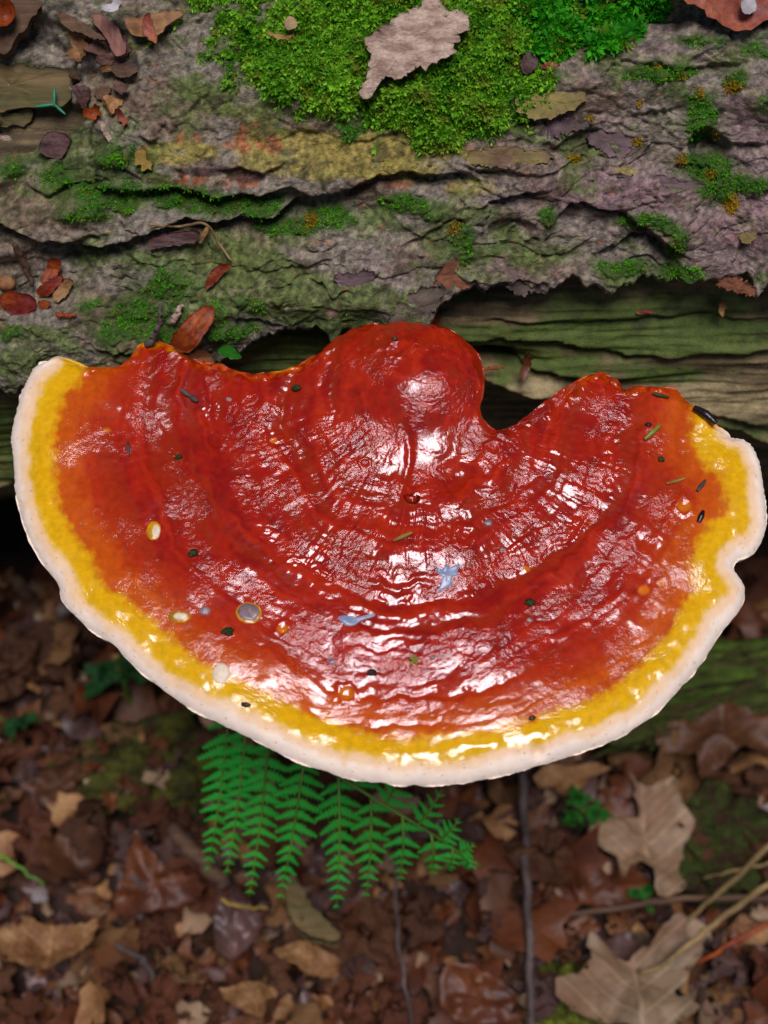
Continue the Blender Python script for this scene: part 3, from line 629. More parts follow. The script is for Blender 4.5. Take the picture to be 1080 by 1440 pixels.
        F = grid_faces(nr, 44, True); n0 = (nr - 1) * 44; T = np.array([(n0 + i, n0 + (i + 1) % 44, nr * 44) for i in range(44)])
        o = obj(name, mesh_np(name, V2, [F, T], mat), root)
        if label: o['label'] = label
        return o
    def ell(x, y, rx, ry, a=0, n=12):
        t = np.linspace(0, 2 * math.pi, n, endpoint=False); X = rx * np.cos(t); Y = ry * np.sin(t); ca, sa = math.cos(a), math.sin(a)
        return [(x + X[i] * ca - Y[i] * sa, y + X[i] * sa + Y[i] * ca) for i in range(n)]
    ylw = flat_mat('yellow_skin', srgb(214, 150, 10), .25, .6, .25, 500, .0001)
    gry = flat_mat('grey_skin', srgb(150, 128, 128), .35, .6, .3, 500, .0001, c2=srgb(112, 84, 90))
    blu = flat_mat('bluish_film', srgb(142, 150, 176), .32, .6, .12, 500, .00005, c2=srgb(120, 132, 160))
    drape('nodule_collar', ell(216, 746, 11.5, 15, .1), ylw, .0002, .0004)
    drape('nodule', ell(219, 747, 7.5, 11, .1), M_CREAM, .0004, .0003, 'cream nodule with yellow collar on the left side of the cap')
    drape('nodule', ell(311, 948, 14, 17, .3), M_CREAM, .0002, .0006, 'cream nodule breaking through the yellow band')
    drape('nodule_collar', ell(252, 867, 18, 9.5, .05), ylw, .0002, .0003)
    drape('nodule', ell(254, 867, 12, 6, .05), M_CREAM, .0005, .0004)
    drape('nodule', ell(288, 859, 9, 7, 0), gry, .0002, .0004)
    drape('nodule_collar', ell(350, 862, 21, 17, .1), ylw, .00015, .0003)
    drape('nodule', ell(350, 861, 18, 14, .1), gry, .0005, .0003, 'large grey nodule on the orange band')
    drape('film_patch', [(612, 795), (622, 800), (628, 790), (634, 796), (650, 790), (646, 803), (648, 808), (638, 812), (634, 826), (622, 832), (612, 840), (618, 824), (622, 812), (614, 808)], blu, .0003, .0001, 'pale blue film patch shaped like a splash', jag=1.5)
    drape('film_patch', [(472, 868), (490, 865), (505, 868), (528, 862), (530, 866), (510, 873), (498, 880), (484, 881)], blu, .0003, .0001, 'small fish-shaped grey-blue film patch')
    drape('nodule', ell(687, 735, 7, 6, 0), gry, .0002, .0004)
    for (x, y, r) in ((466, 930, 7), (608, 925, 5), (707, 773, 5), (745, 872, 5), (322, 562, 5)):
        drape('nodule', ell(x, y, r, r * .7, .3), gry, .0002, .0003)
    return root
FUNGUS = make_fungus()

# ================================================================== small builders
def frame_at(P, n):
    n = n / np.linalg.norm(n); e1 = RIGHT - n * n[0]; e1 /= np.linalg.norm(e1); return e1, np.cross(n, e1), n
def surf(px, py, where, lift=0.0):
    if where == 'log': P, n = log_point(px, py, lift); return P, n
    if where == 'cap': return cap_point(px, py, lift)
    if where == 'ground': P = at_z(np.atleast_1d(px), np.atleast_1d(py), lift); return P, np.broadcast_to([0, 0, 1.0], P.shape)
    if where == 'wood':
        P = on_log(np.atleast_1d(px), np.atleast_1d(py), LR - .017 + lift + .001); th = theta_of(P); return P, np.stack([0 * th, -np.cos(th), np.sin(th)], -1)
def slab(name, poly, mat, label, cat, where='log', thick=.002, lift=.001, rough=.0004, jag=1.5, curl=0.0, fold=0.0, roll=(0, 0), group=None, n=48, nr=7, seed=0, tilt=(0, 0), parent=None, z=None, smooth=True, col=None, dome=0.0, veins=False):
    """a piece with its own outline (photo coordinates), laid on the tangent plane of what it rests on, with real thickness"""
    q = np.array(poly, float); c0 = q.mean(0)
    n = max(n, 56) if where != 'cap' else n; q = resample(q, n); q0 = q.copy(); k = np.arange(n); jag = min(max(jag, .03 * np.ptp(q, axis=0).max()), .09 * np.ptp(q, axis=0).max()); q = q + jag * np.stack([fbm(k / 3.5, k * 0 + seed, 3, 7 + seed, .65), fbm(k / 3.5, k * 0 + 8 + seed, 3, 9 + seed, .65)], -1)
    P0, nn = surf(c0[0], c0[1], where, lift if z is None else z); P0, nn = P0[0], nn[0]
    nn = nn + np.array([tilt[0], tilt[1], 0]); nn = nn / np.linalg.norm(nn); e1, e2, e3 = frame_at(P0, nn)
    d = rays(q[:, 0], q[:, 1]); s = ((P0 - CAM) @ e3) / (d @ e3); W = CAM + d * s[:, None] - P0
    d0 = rays(q0[:, 0], q0[:, 1]); W0 = CAM + d0 * (((P0 - CAM) @ e3) / (d0 @ e3))[:, None] - P0; U0 = np.stack([W0 @ e1, W0 @ e2], -1)
    U = np.stack([W @ e1, W @ e2], -1); c = U.mean(0); size = np.abs(U - c).max()
    V = []
    for f in np.linspace(.0, 1, nr + 1)[1:]:
        V.append(c + ((U - c) * f**5 + (U0 - c) * (1 - f**5)) * f)
    V = np.array(V); a, b = V[..., 0], V[..., 1]; ra = np.linalg.norm(V - c, axis=-1) / size
    zz = rough * 3 * fbm(a * 45 + seed, b * 45, 3, 33 + seed) + min(.06 * size, rough * 2.5) * fbm(a * 1.6 / size + seed, b * 1.6 / size, 4, 35 + seed, .65) + curl * ra**2 + fold * np.abs((a - c[0]) * math.cos(roll[0]) + (b - c[1]) * math.sin(roll[0])) + roll[1] * ((a - c[0]) * math.cos(roll[0]) + (b - c[1]) * math.sin(roll[0]))**2 / size + dome * (1 - ra**2)
    top = np.stack([a, b, zz], -1)
    bot = top.copy(); bot[..., 2] -= thick * (.8 + .4 * (fbm(a * 80, b * 80, 2, 55)))
    bot[-1, :, :2] = c + (bot[-1, :, :2] - c) * .985
    m = np.concatenate([[[c[0], c[1], zz[0].mean()]], top.reshape(-1, 3), [[c[0], c[1], zz[0].mean() - thick]], bot.reshape(-1, 3)])
    Fq = []; Ft = []
    g = grid_faces(nr, n, True); Fq.append(g + 1); off = 2 + nr * n; Fq.append(g[:, ::-1] + off)
    i = np.arange(n); j = (i + 1) % n
    Ft.append(np.stack([np.zeros(n, int), 1 + j, 1 + i][::-1], -1)[:, ::-1]); Ft.append(np.stack([np.full(n, 1 + nr * n), off + i, off + j], -1)[:, ::-1])
    L0 = 1 + (nr - 1) * n; L1 = off + (nr - 1) * n
    Fq.append(np.stack([L0 + i, L0 + j, L1 + j, L1 + i], -1)[:, ::-1])
    uv = (m[:, :2] - c) / (2 * size); me = mesh_np(name, m, [np.concatenate(Fq), np.concatenate(Ft)], mat, smooth=smooth, attrs={'leaf_u': uv[:, 0], 'leaf_v': uv[:, 1]} if veins else None)
    o = obj(name, me, parent)
    o.matrix_world = __import__('mathutils').Matrix(((e1[0], e2[0], e3[0], P0[0]), (e1[1], e2[1], e3[1], P0[1]), (e1[2], e2[2], e3[2], P0[2]), (0, 0, 0, 1)))
    if label: tag(o, label, cat, group)
    return o
def tube_mesh(name, pts, rad, mat, ns=8, wob=0.0, seed=0):
    P = resample(np.asarray(pts, float), max(10, 8 * len(pts)), False); n = len(P); r = np.interp(np.linspace(0, 1, n), np.linspace(0, 1, len(rad)), rad)
    if wob: k = np.arange(n); P = P + wob * np.stack([fbm(k / 5., k * 0 + j + seed, 2, 3 + j) for j in range(3)], -1)
    t = np.gradient(P, axis=0); t /= np.linalg.norm(t, axis=1)[:, None]; u = np.cross(t, [.31, .2, .93]); u /= np.linalg.norm(u, axis=1)[:, None]; v = np.cross(t, u)
    a = np.linspace(0, 2 * math.pi, ns, endpoint=False); rr = r[:, None] * (1 + .06 * np.sin(np.arange(n)[:, None] * 1.7 + a[None] * 2))
    V = P[:, None] + rr[..., None] * (u[:, None] * np.cos(a)[None, :, None] + v[:, None] * np.sin(a)[None, :, None])
    V2 = np.concatenate([V.reshape(-1, 3), P[:1], P[-1:]]); i = np.arange(ns); j = (i + 1) % ns; b = (n - 1) * ns
    T = np.concatenate([np.stack([j, i, np.full(ns, n * ns)], -1), np.stack([b + i, b + j, np.full(ns, n * ns + 1)], -1)])
    return mesh_np(name, V2, [grid_faces(n, ns, True), T], mat)
def stick(name, pxs, r, mat, label, cat, where='log', lift=.002, lifts=None, group=None, wob=.0006, seed=0):
    p = np.array(pxs, float); P, n = surf(p[:, 0], p[:, 1], where, 0.0)
    l = np.array(lifts) if lifts is not None else np.full(len(p), lift)
    o = local(obj(name, tube_mesh(name, P + n * l[:, None], r if isinstance(r, (list, tuple)) else [r, r * .9, r * .6], mat, wob=wob, seed=seed)))
    return tag(o, label, cat, group)
def lump(name, px, py, rx, ry, rz, mat, label, cat, where='log', group=None, seed=0, ang=0, sink=.3, rough=.25):
    P0, nn = surf(px, py, where); e1, e2, e3 = frame_at(P0[0], nn[0])
    nt_, np_ = 13, 20; th = np.linspace(0.02, math.pi - .02, nt_); ph = np.linspace(0, 2 * math.pi, np_, endpoint=False); T, Ph = np.meshgrid(th, ph, indexing='ij')
    D = np.stack([np.sin(T) * np.cos(Ph), np.sin(T) * np.sin(Ph), np.cos(T)], -1)
    k = 1 + rough * fbm(D[..., 0] * 1.6 + seed * 3.1 + D[..., 2] * .7, D[..., 1] * 1.6 + D[..., 2] * 1.1, 4, 700 + seed, .6)
    s = .00026; D = D * k[..., None] * np.array([rx * s, ry * s, rz * s]); ca, sa = math.cos(ang), math.sin(ang)
    X = D[..., 0] * ca - D[..., 1] * sa; Y = D[..., 0] * sa + D[..., 1] * ca
    V = X[..., None] * e1 + Y[..., None] * e2 + (D[..., 2] + rz * s * (1 - 2 * sink))[..., None] * e3
    o = obj(name, mesh_np(name, V, grid_faces(nt_, np_, True)[:, ::-1], mat), loc=tuple(P0[0])); return tag(o, label, cat, group)
# leaf outlines in unit coordinates, tip at +y
MAPLE = [(0, -.5), (.06, -.42), (.22, -.46), (.40, -.40), (.36, -.26), (.52, -.20), (.86, -.12), (.74, .0), (.80, .16), (.62, .16), (.44, .12), (.34, .2), (.42, .38), (.56, .56), (.38, .55), (.30, .66), (.20, .58), (.14, .72), (.04, 1.0)]
MAPLE = [(x * .62, y * .72) for x, y in MAPLE]; MAPLE = MAPLE + [(-x, y) for x, y in MAPLE[::-1][:-1]]
OVAL = [(0, -.5), (.14, -.42), (.26, -.2), (.3, .0), (.26, .2), (.14, .4), (0, .56), (-.14, .4), (-.26, .2), (-.3, 0), (-.26, -.2), (-.14, -.42)]
OAK = [(0, -.5), (.08, -.4), (.2, -.36), (.12, -.22), (.3, -.16), (.16, -.02), (.36, .1), (.18, .18), (.28, .36), (.12, .36), (.02, .54), (-.12, .38), (-.28, .34), (-.18, .2), (-.36, .08), (-.16, -.04), (-.3, -.18), (-.12, -.24), (-.2, -.38), (-.08, -.42)]
SCRAP = [(-.3, -.4), (.1, -.5), (.3, -.3), (.42, .05), (.2, .18), (.26, .42), (-.1, .36), (-.24, .5), (-.4, .2), (-.22, -.05)]
def place(shape, px, py, size, ang, sx=1.0):
    ca, sa = math.cos(R_(ang)), math.sin(R_(ang))
    return [(px + size * (x * sx * ca + y * sa), py - size * (-x * sx * sa + y * ca)) for x, y in shape]

# ================================================================== things lying on the log
M_PALE = flat_mat('pale_inner_bark', srgb(204, 176, 156), .7, .3, .4, 700, .0006, c2=srgb(150, 120, 104), fib=(1, 2.2, 1))
M_WOODG = flat_mat('weathered_wood', srgb(112, 92, 58), .75, .3, .35, 240, .0006, c2=srgb(84, 78, 44), fib=(.25, 2.5, 1))
M_WOODB = flat_mat('brown_wood', srgb(108, 80, 58), .75, .3, .4, 240, .0006, c2=srgb(70, 50, 40), fib=(.3, 2.5, 1))
M_PINKW = flat_mat('pinkish_wood', srgb(150, 104, 84), .7, .3, .35, 240, .0005, c2=srgb(128, 84, 76), fib=(2.5, .3, 1))
M_STRAW = flat_mat('dry_straw', srgb(170, 140, 92), .6, .4, .3, 300, .0002)
M_TWIG = flat_mat('dark_twig', srgb(66, 54, 50), .75, .3, .4, 300, .0003, c2=srgb(96, 82, 78))
M_MAROON = flat_mat('maroon_leaf', srgb(128, 58, 48), .5, .35, .45, 500, .0004, c2=srgb(164, 92, 66))
M_RED = flat_mat('dark_red_leaf', srgb(104, 22, 26), .5, .35, .5, 500, .0004, c2=srgb(150, 60, 20))
M_ORANGE = flat_mat('orange_brown_leaf', srgb(158, 74, 20), .5, .35, .5, 500, .0004, c2=srgb(118, 42, 14))
M_TAN = flat_mat('tan_leaf', srgb(144, 106, 67), .6, .3, .4, 400, .0005, c2=srgb(108, 69, 39), objvar=.15)
M_LBROWN = flat_mat('brown_leaf', srgb(92, 56, 31), .55, .35, .35, 130, .0006, c2=srgb(70, 40, 23), objvar=.25)
M_LRUST = flat_mat('rust_leaf', srgb(99, 53, 26), .5, .4, .35, 130, .0006, c2=srgb(72, 34, 20), objvar=.25)
M_LGREY = flat_mat('bleached_leaf', srgb(138, 116, 91), .6, .3, .3, 120, .0006, c2=srgb(120, 89, 65), objvar=.15)
M_LPURP = flat_mat('purple_brown_leaf', srgb(66, 45, 40), .4, .45, .35, 130, .0006, c2=srgb(101, 72, 66), objvar=.25)
M_OCHRE = flat_mat('ochre_chip', srgb(160, 130, 54), .7, .3, .3, 220, .0004, c2=srgb(128, 98, 40))
M_GREEN = flat_mat('green_leaf', srgb(44, 122, 26), .4, .4, .2, 160, .0003, transl=.3, c2=srgb(32, 96, 20))
M_TEAL = flat_mat('teal_sprig', srgb(36, 150, 110), .4, .4, .15, 200, .0001, transl=.2)
M_CRUMB = flat_mat('bark_crumb', srgb(112, 82, 68), .75, .3, .4, 220, .0006, c2=srgb(76, 52, 44), objvar=.3)
M_DARKB = flat_mat('dark_bark', srgb(70, 46, 46), .6, .4, .4, 220, .0006, c2=srgb(96, 62, 56), fib=(.4, 2, 1))
M_WHITE = flat_mat('white_scrap', srgb(206, 196, 196), .7, .3, .2, 260, .0004)
M_BLACK = flat_mat('dark_speck', srgb(38, 30, 22), .4, .5, .3, 400, .0002, c2=srgb(54, 48, 26))

slab('bark_chip', [(597, -4), (615, -10), (628, 12), (648, 12), (660, 22), (657, 40), (640, 62), (636, 76), (612, 90), (598, 96), (590, 92), (576, 104), (556, 112), (548, 106), (534, 112), (524, 128), (510, 137), (506, 124), (518, 100), (520, 76), (514, 58), (520, 46), (548, 34), (560, 18), (580, 14)],
     M_PALE, 'pale pinkish piece of bark with a ragged edge lying on the moss', 'bark chip', thick=.0022, lift=.0085, rough=.0007, jag=2.4, seed=4, n=150, roll=(.9, -.10), tilt=(0, .05))
slab('fallen_leaf', [(935, -8), (965, 6), (990, 22), (1010, 36), (1030, 42), (1050, 44), (1066, 38), (1080, 30), (1110, 10), (1110, -60), (1000, -70), (930, -40)], M_MAROON, 'maroon dead leaf with a white spot at the top right corner', 'leaf', thick=.0006, lift=.009, rough=.0012, curl=.004, seed=2, n=60)
P, n = log_point(1053, 8, .0135)
def small_on(name, px, py, lift, poly, mat, label, cat, **k): return slab(name, poly, mat, label, cat, lift=lift, **k)
slab('lichen_spot', place(OVAL, 1053, 8, 26, 30, 1.5), M_WHITE, 'round white spot on the maroon leaf', 'lichen', thick=.0006, lift=.0112, rough=.0002, jag=1, n=24, nr=4)
slab('rotten_wood_piece', [(-60, 88), (30, 92), (92, 96), (106, 110), (100, 136), (88, 146), (40, 152), (-60, 156)], M_WOODG, 'thick greenish-brown slab of rotten wood at the left edge', 'wood', thick=.012, lift=.004, rough=.0006, jag=1.5, seed=6, n=60)
slab('rotten_wood_piece', [(-60, 158), (20, 158), (44, 154), (42, 172), (10, 178), (-60, 182)], M_WOODG, 'narrow wood strip under the thick rotten slab', 'wood', thick=.008, lift=-.002, seed=8, jag=1.2)
slab('wood_plank', [(-60, -20), (20, -30), (58, -20), (56, 12), (34, 40), (12, 74), (-4, 72), (-60, 60)], M_WOODB, 'flat brown plank end slanting into the top left corner', 'wood', thick=.010, lift=.010, seed=9, jag=1.2, tilt=(.15, 0))
slab('curled_leaf', place(OVAL, 6, 22, 46, 20, 1.3), M_ORANGE, 'curled orange leaf on the plank in the top left corner', 'leaf', thick=.0006, lift=.0125, curl=.008, rough=.0015, seed=3, jag=3)
slab('wood_splinter', [(82, 18), (96, 20), (126, 38), (148, 54), (138, 56), (110, 46), (88, 34)], M_WOODB, 'grey-brown splinter pointing at the pink wood chip', 'splinter', thick=.004, lift=.004, seed=10, jag=.8, n=36)
slab('wood_chip', [(128, 18), (146, 22), (166, 40), (178, 70), (172, 78), (160, 76), (148, 52), (134, 34)], M_PINKW, 'pinkish wood chip among the crumbs at upper left', 'wood chip', thick=.004, lift=.006, seed=11, jag=1, n=40)
slab('bark_fragment', [(176, 26), (206, 22), (250, 14), (258, 20), (238, 36), (222, 48), (204, 52), (186, 48), (178, 40)], M_TAN, 'tan triangular bark fragment left of the bright moss', 'bark chip', thick=.002, lift=.005, seed=12, jag=1.4, n=40)
slab('leaf_scrap', [(204, 24), (212, 22), (216, 40), (222, 52), (220, 62), (206, 52), (200, 40)], M_MAROON, 'reddish leaf scrap lying on the tan bark fragment', 'leaf scrap', thick=.0006, lift=.0075, seed=13, n=30, curl=.002)
slab('white_scrap', place(SCRAP, 160, 8, 34, 60, .6), M_WHITE, 'whitish papery scrap at the top edge near the wood chips', 'scrap', thick=.001, lift=.007, seed=14, curl=.003, n=36)
slab('fibre_clump', place(SCRAP, 112, 66, 42, 10), M_TAN, 'pale frayed clump of wood fibre between slab and crumbs', 'wood fibre', thick=.002, lift=.003, seed=15, curl=.003, rough=.0022, jag=5, n=60)
slab('fibre_clump', place(SCRAP, 84, 72, 40, 70), M_TAN, 'brownish frayed fibre beside the pale clump', 'wood fibre', thick=.002, lift=.001, seed=16, curl=.002, rough=.0022, jag=4, n=50)
CR = [(140, 70, 20, 15), (158, 86, 20, 13), (176, 98, 22, 12), (128, 96, 14, 10), (112, 134, 16, 18), (140, 128, 15, 10), (158, 142, 14, 12), (148, 112, 18, 9), (172, 120, 12, 10), (186, 142, 16, 14), (108, 104, 12, 9), (196, 66, 20, 12), (176, 62, 12, 14), (190, 84, 16, 10), (150, 96, 10, 8), (124, 116, 12, 8)]
for i, (x, y, a, b) in enumerate(CR[::2] + CR[1:6:4]):
    g_ = np.random.default_rng(900 + i); t_ = np.sort(g_.uniform(0, 6.28, 7)); slab('bark_crumb', [(x + a * g_.uniform(.7, 1.2) * math.cos(t), y + b * g_.uniform(.7, 1.2) * math.sin(t)) for t in t_], [M_CRUMB, M_WOODB, M_DARKB, M_TAN][i % 4], '%s bark crumb in the heap left of the moss' % ['brown', 'grey-brown', 'dark purple-brown', 'tan'][i % 4], 'bark crumb', group='bark crumbs heaped at upper left', thick=.003, lift=.001 + .003 * g_.uniform(), rough=.0012, seed=i, tilt=(g_.normal(0, .35), g_.normal(0, .3)), nr=4, smooth=False)
slab('leaf_scrap', place(SCRAP, 132, 158, 26, 80), M_ORANGE, 'bright orange leaf scrap below the crumbs', 'leaf scrap', thick=.0006, lift=.002, seed=18, curl=.003, n=30)
slab('leaf_scrap', place(SCRAP, 172, 166, 28, 150, .5), M_MAROON, 'narrow pinkish leaf scrap below the crumb heap', 'leaf scrap', thick=.0006, lift=.003, seed=19, curl=.003, n=30)
slab('bark_disc', place(OVAL, 76, 204, 44, 70, 1.5), M_DARKB, 'oval purple-brown bark disc under the teal sprig', 'bark chip', thick=.004, lift=.004, seed=20, n=40)
slab('ochre_chip', place(SCRAP, 200, 226, 34, 160, .8), M_OCHRE, 'ochre yellow chip at the end of the green bark plate', 'bark chip', thick=.003, lift=.003, seed=21, n=36)
slab('wood_chunk', [(-30, 190), (10, 190), (28, 206), (32, 216), (20, 240), (-30, 246)], M_PALE, 'pale broken chunk end at the left edge beside dark hollow', 'wood', thick=.012, lift=.003, seed=22, jag=2.5, rough=.0014)
slab('splinter_chip', [(140, 172), (146, 172), (156, 192), (166, 202), (158, 204), (146, 190)], M_PALE, 'thin pale splinter on the green bark plate', 'splinter', thick=.001, lift=.003, seed=23, n=26, jag=.5)
stick('bent_straw', [(213, 313), (255, 313), (292, 309), (308, 334), (326, 363)], [.0005, .0005, .0004], M_STRAW, 'bent dry straw lying over the dark crack', 'straw', lifts=[.004, .007, .008, .006, .003], wob=.0002)
slab('bark_strip', [(208, 338), (240, 328), (278, 326), (276, 340), (240, 346), (214, 350)], M_DARKB, 'dark purple bark strip in the crack below the bent straw', 'bark chip', thick=.003, lift=.005, seed=24, n=36, jag=.8)
slab('wood_splinter', [(280, 340), (284, 340), (294, 322), (292, 317), (286, 324)], M_TAN, 'short tan splinter standing in the crack', 'splinter', thick=.001, lift=.005, seed=25, n=22, jag=.3)
slab('leaf_scrap', [(58, 390), (66, 374), (72, 362), (86, 363), (84, 380), (74, 392), (62, 396)], M_ORANGE, 'pale orange leaf scrap above the dark red bud', 'leaf scrap', thick=.0006, lift=.004, seed=26, curl=.002, n=32)
slab('bud_scale', [(2, 412), (22, 408), (44, 414), (54, 426), (40, 438), (20, 442), (6, 430)], M_RED, 'dark red bud scale at the left edge', 'bud', thick=.001, lift=.004, dome=.0015, curl=.002, rough=.001, seed=27, n=36)
slab('bud_scale', [(52, 408), (66, 394), (84, 388), (86, 396), (72, 412), (58, 418)], M_RED, 'narrow crimson bud scale beside the orange scraps', 'bud', thick=.001, lift=.004, dome=.001, rough=.001, seed=28, n=32)
slab('leaf_scrap', [(76, 412), (88, 396), (98, 392), (102, 400), (92, 416), (82, 422)], M_TAN, 'crumpled tan scrap right of the crimson bud', 'leaf scrap', thick=.0008, lift=.004, rough=.0018, seed=29, n=32)
slab('leaf_scrap', [(54, 424), (66, 424), (72, 428), (58, 436)], M_ORANGE, 'tiny orange scrap below the crimson bud', 'leaf scrap', thick=.0006, lift=.003, seed=30, n=22)
lump('nut_shell', 10, 397, 13, 11, 10, M_TAN, 'small round tan nut at the left edge', 'nut', seed=31, rough=.06, sink=.2)
stick('wood_sliver', [(24, 340), (40, 368), (50, 396)], [.001, .0014, .0006], M_WOODB, 'grey wood sliver slanting above the buds', 'splinter', lift=.005)
stick('leaf_stalk', [(80, 440), (94, 441), (108, 440)], [.0008, .0009, .0006], M_ORANGE, 'short orange stalk piece on the grey bark', 'stalk', lift=.002)
slab('willow_leaf', [(322, 369), (326, 372), (312, 388), (300, 400), (291, 405), (290, 396), (298, 380), (310, 372)], M_ORANGE, 'narrow orange-brown leaf on grey bark above the bud', 'leaf', thick=.0005, lift=.004, fold=.25, roll=(.7, 0), seed=32, n=34, jag=.5)
stick('bare_twig', [(229, 418), (230, 438), (222, 458), (210, 476)], [.0006, .0009, .0012, .0013], M_TWIG, 'short dark twig standing by the left wing of the fungus', 'twig', lifts=[.010, .008, .007, .006], wob=.0008)
stick('wood_sliver', [(243, 450), (250, 438), (257, 424)], [.0012, .0013, .0008], M_PALE, 'pale sliver beside the dark twig', 'splinter', lift=.003)
slab('bud_scale', [(238, 486), (246, 464), (262, 446), (284, 434), (298, 436), (300, 446), (290, 466), (276, 484), (262, 496), (246, 496)], M_ORANGE, 'glossy orange-brown bud scale above the left wing of the fungus', 'bud', thick=.0008, lift=.010, dome=.0035, rough=.0012, seed=33, n=48, jag=1.2)
slab('small_leaf', [(266, 500), (280, 488), (296, 498), (306, 516), (300, 522), (284, 518)], M_TAN, 'tan curled leaf wedged behind the left wing', 'leaf', thick=.0006, lift=.012, curl=.003, seed=34, n=36)
slab('small_leaf', [(306, 490), (318, 485), (330, 490), (340, 502), (326, 504), (312, 498)], M_GREEN, 'tiny green leaf in the gap behind the fungus', 'leaf', thick=.0004, lift=.010, fold=.2, seed=35, n=30, jag=.6)
P, n = log_point(92, 152, .019); P = P[0]
sp = obj('seedling', None, loc=tuple(P)); tag(sp, 'teal three-pointed seedling under the rotten slab', 'seedling')
for a_, l_ in ((90, 22), (187, 26), (-42, 20)):
    e = np.array([math.cos(R_(a_)), math.sin(R_(a_))]) * l_ * .00026
    pts = np.array([[0, 0, 0], e[0] * .5 * RIGHT + e[1] * .5 * UP, e[0] * RIGHT + e[1] * UP]); obj('needle', tube_mesh('needle', pts, [.0004, .0006, .0003], M_TEAL), sp)
obj('stem', tube_mesh('stem', np.array([[0, 0, 0], [0, .004, -.006], [0, .008, -.012]]), [.0004, .0004, .0004], M_GREEN), sp)
# raised plates and flakes of the bark itself
def flake(poly, mat, **k):
    k['jag'] = 4.5; k['n'] = 96; k['lift'] = k['lift'] * .4; o = slab('bark_flake', poly, mat, None, None, **k); w_ = o.matrix_world.copy(); o.parent = LOG; o.matrix_parent_inverse = LOG.matrix_world.inverted(); return o
bpy.context.view_layer.update()
M_FL1 = flat_mat('ochre_bark', srgb(138, 124, 68), .8, .3, .3, 240, .0005, c2=srgb(110, 84, 66)); M_FL2 = flat_mat('grey_bark', srgb(112, 96, 84), .8, .3, .35, 240, .0006, c2=srgb(78, 66, 58)); M_FL3 = flat_mat('purple_bark', srgb(116, 92, 94), .8, .3, .35, 240, .0006, c2=srgb(88, 72, 70))
M_FL4 = flat_mat('red_brown_bark', srgb(140, 88, 60), .8, .3, .35, 240, .0006, c2=srgb(112, 68, 48))
flake([(724, 148), (732, 134), (760, 128), (800, 120), (824, 128), (822, 142), (800, 156), (770, 166), (744, 166)], M_FL1, thick=.004, lift=.003, seed=41, dome=.001)
flake([(655, 222), (680, 208), (712, 206), (750, 212), (776, 214), (774, 224), (752, 230), (726, 236), (690, 234), (664, 232)], M_FL1, thick=.003, lift=.002, seed=42)
flake([(614, 400), (622, 374), (636, 362), (652, 372), (662, 388), (656, 404), (636, 414), (620, 414)], M_FL4, thick=.003, lift=.002, seed=43, jag=3)
flake([(1008, 400), (1030, 388), (1052, 400), (1068, 412), (1060, 418), (1030, 410)], M_FL4, thick=.002, lift=.002, seed=44)
flake([(708, 398), (716, 382), (740, 388), (768, 384), (766, 396), (748, 412), (734, 416), (722, 412)], M_FL2, thick=.003, lift=.002, seed=45, jag=2)
flake([(750, 178), (790, 168), (826, 166), (830, 176), (800, 188), (768, 196), (756, 190)], M_FL3, thick=.004, lift=.001, seed=46, jag=2)
flake([(826, 190), (860, 178), (892, 180), (888, 206), (872, 222), (852, 216), (836, 206)], M_FL3, thick=.004, lift=.001, seed=47, jag=2)
flake([(470, 388), (500, 384), (532, 384), (520, 400), (500, 410), (480, 402)], M_FL3, thick=.003, lift=.001, seed=48, jag=2)
flake([(1040, 330), (1060, 322), (1064, 332), (1052, 342), (1042, 338)], M_FL1, thick=.001, lift=.001, seed=49, n=28)
flake([(870, 246), (900, 250), (930, 248), (960, 254), (990, 260), (975, 272), (940, 270), (905, 262)], M_FL3, thick=.004, lift=.001, seed=50, jag=3)
flake([(560, 428), (590, 408), (622, 404), (620, 426), (600, 448), (572, 462), (548, 464)], M_FL2, thick=.004, lift=.001, seed=51, jag=3)
slab('bud_cone', place(OVAL, 744, 88, 34, 15, 1.2), M_DARKB, 'brown pointed bud in the moss below the dark hollow', 'bud', thick=.004, lift=.006, dome=.002, rough=.001, seed=52, n=30)
slab('leaf_scrap', place(OVAL, 773, 92, 26, 85, .7), M_ORANGE, 'orange scrap beside the brown bud in the moss', 'leaf scrap', thick=.001, lift=.005, seed=53, n=24)
slab('leaf_scrap', [(374, 44), (390, 48), (408, 52), (414, 50), (412, 54), (394, 55), (380, 50)], M_TAN, 'thin tan leaf curl lying on the moss', 'leaf scrap', thick=.0006, lift=.0085, seed=54, n=30, curl=.002)
slab('leaf_scrap', [(400, 28), (410, 22), (418, 34), (412, 42), (402, 40)], M_STRAW, 'small yellowish scrap in the moss above the tan curl', 'leaf scrap', thick=.0006, lift=.0085, seed=55, n=24)
slab('leaf_scrap', place(SCRAP, 1015, 430, 22, 10, .6), M_TAN, 'tiny dry husk on the green bare wood', 'husk', where='wood', thick=.001, lift=.004, seed=56, n=24, curl=.003)
slab('leaf_scrap', place(SCRAP, 740, 512, 34, 20, .6), M_LRUST, 'brown leaf scrap caught on the bare wood beside the stalk', 'leaf scrap', where='wood', thick=.0008, lift=.006, seed=57, n=28, curl=.003)
slab('leaf_scrap', [(896, 440), (916, 437), (918, 441), (900, 443)], M_MAROON, 'thin reddish fleck on the bare wood', 'fleck', where='wood', thick=.0008, lift=.004, seed=58, n=20, jag=.3)
stick('pine_needle', [(677, 512), (692, 510), (708, 509)], [.0006, .0006, .0004], M_ORANGE, 'orange needle beside the stalk in the dark gap', 'needle', where='wood', lift=.004)

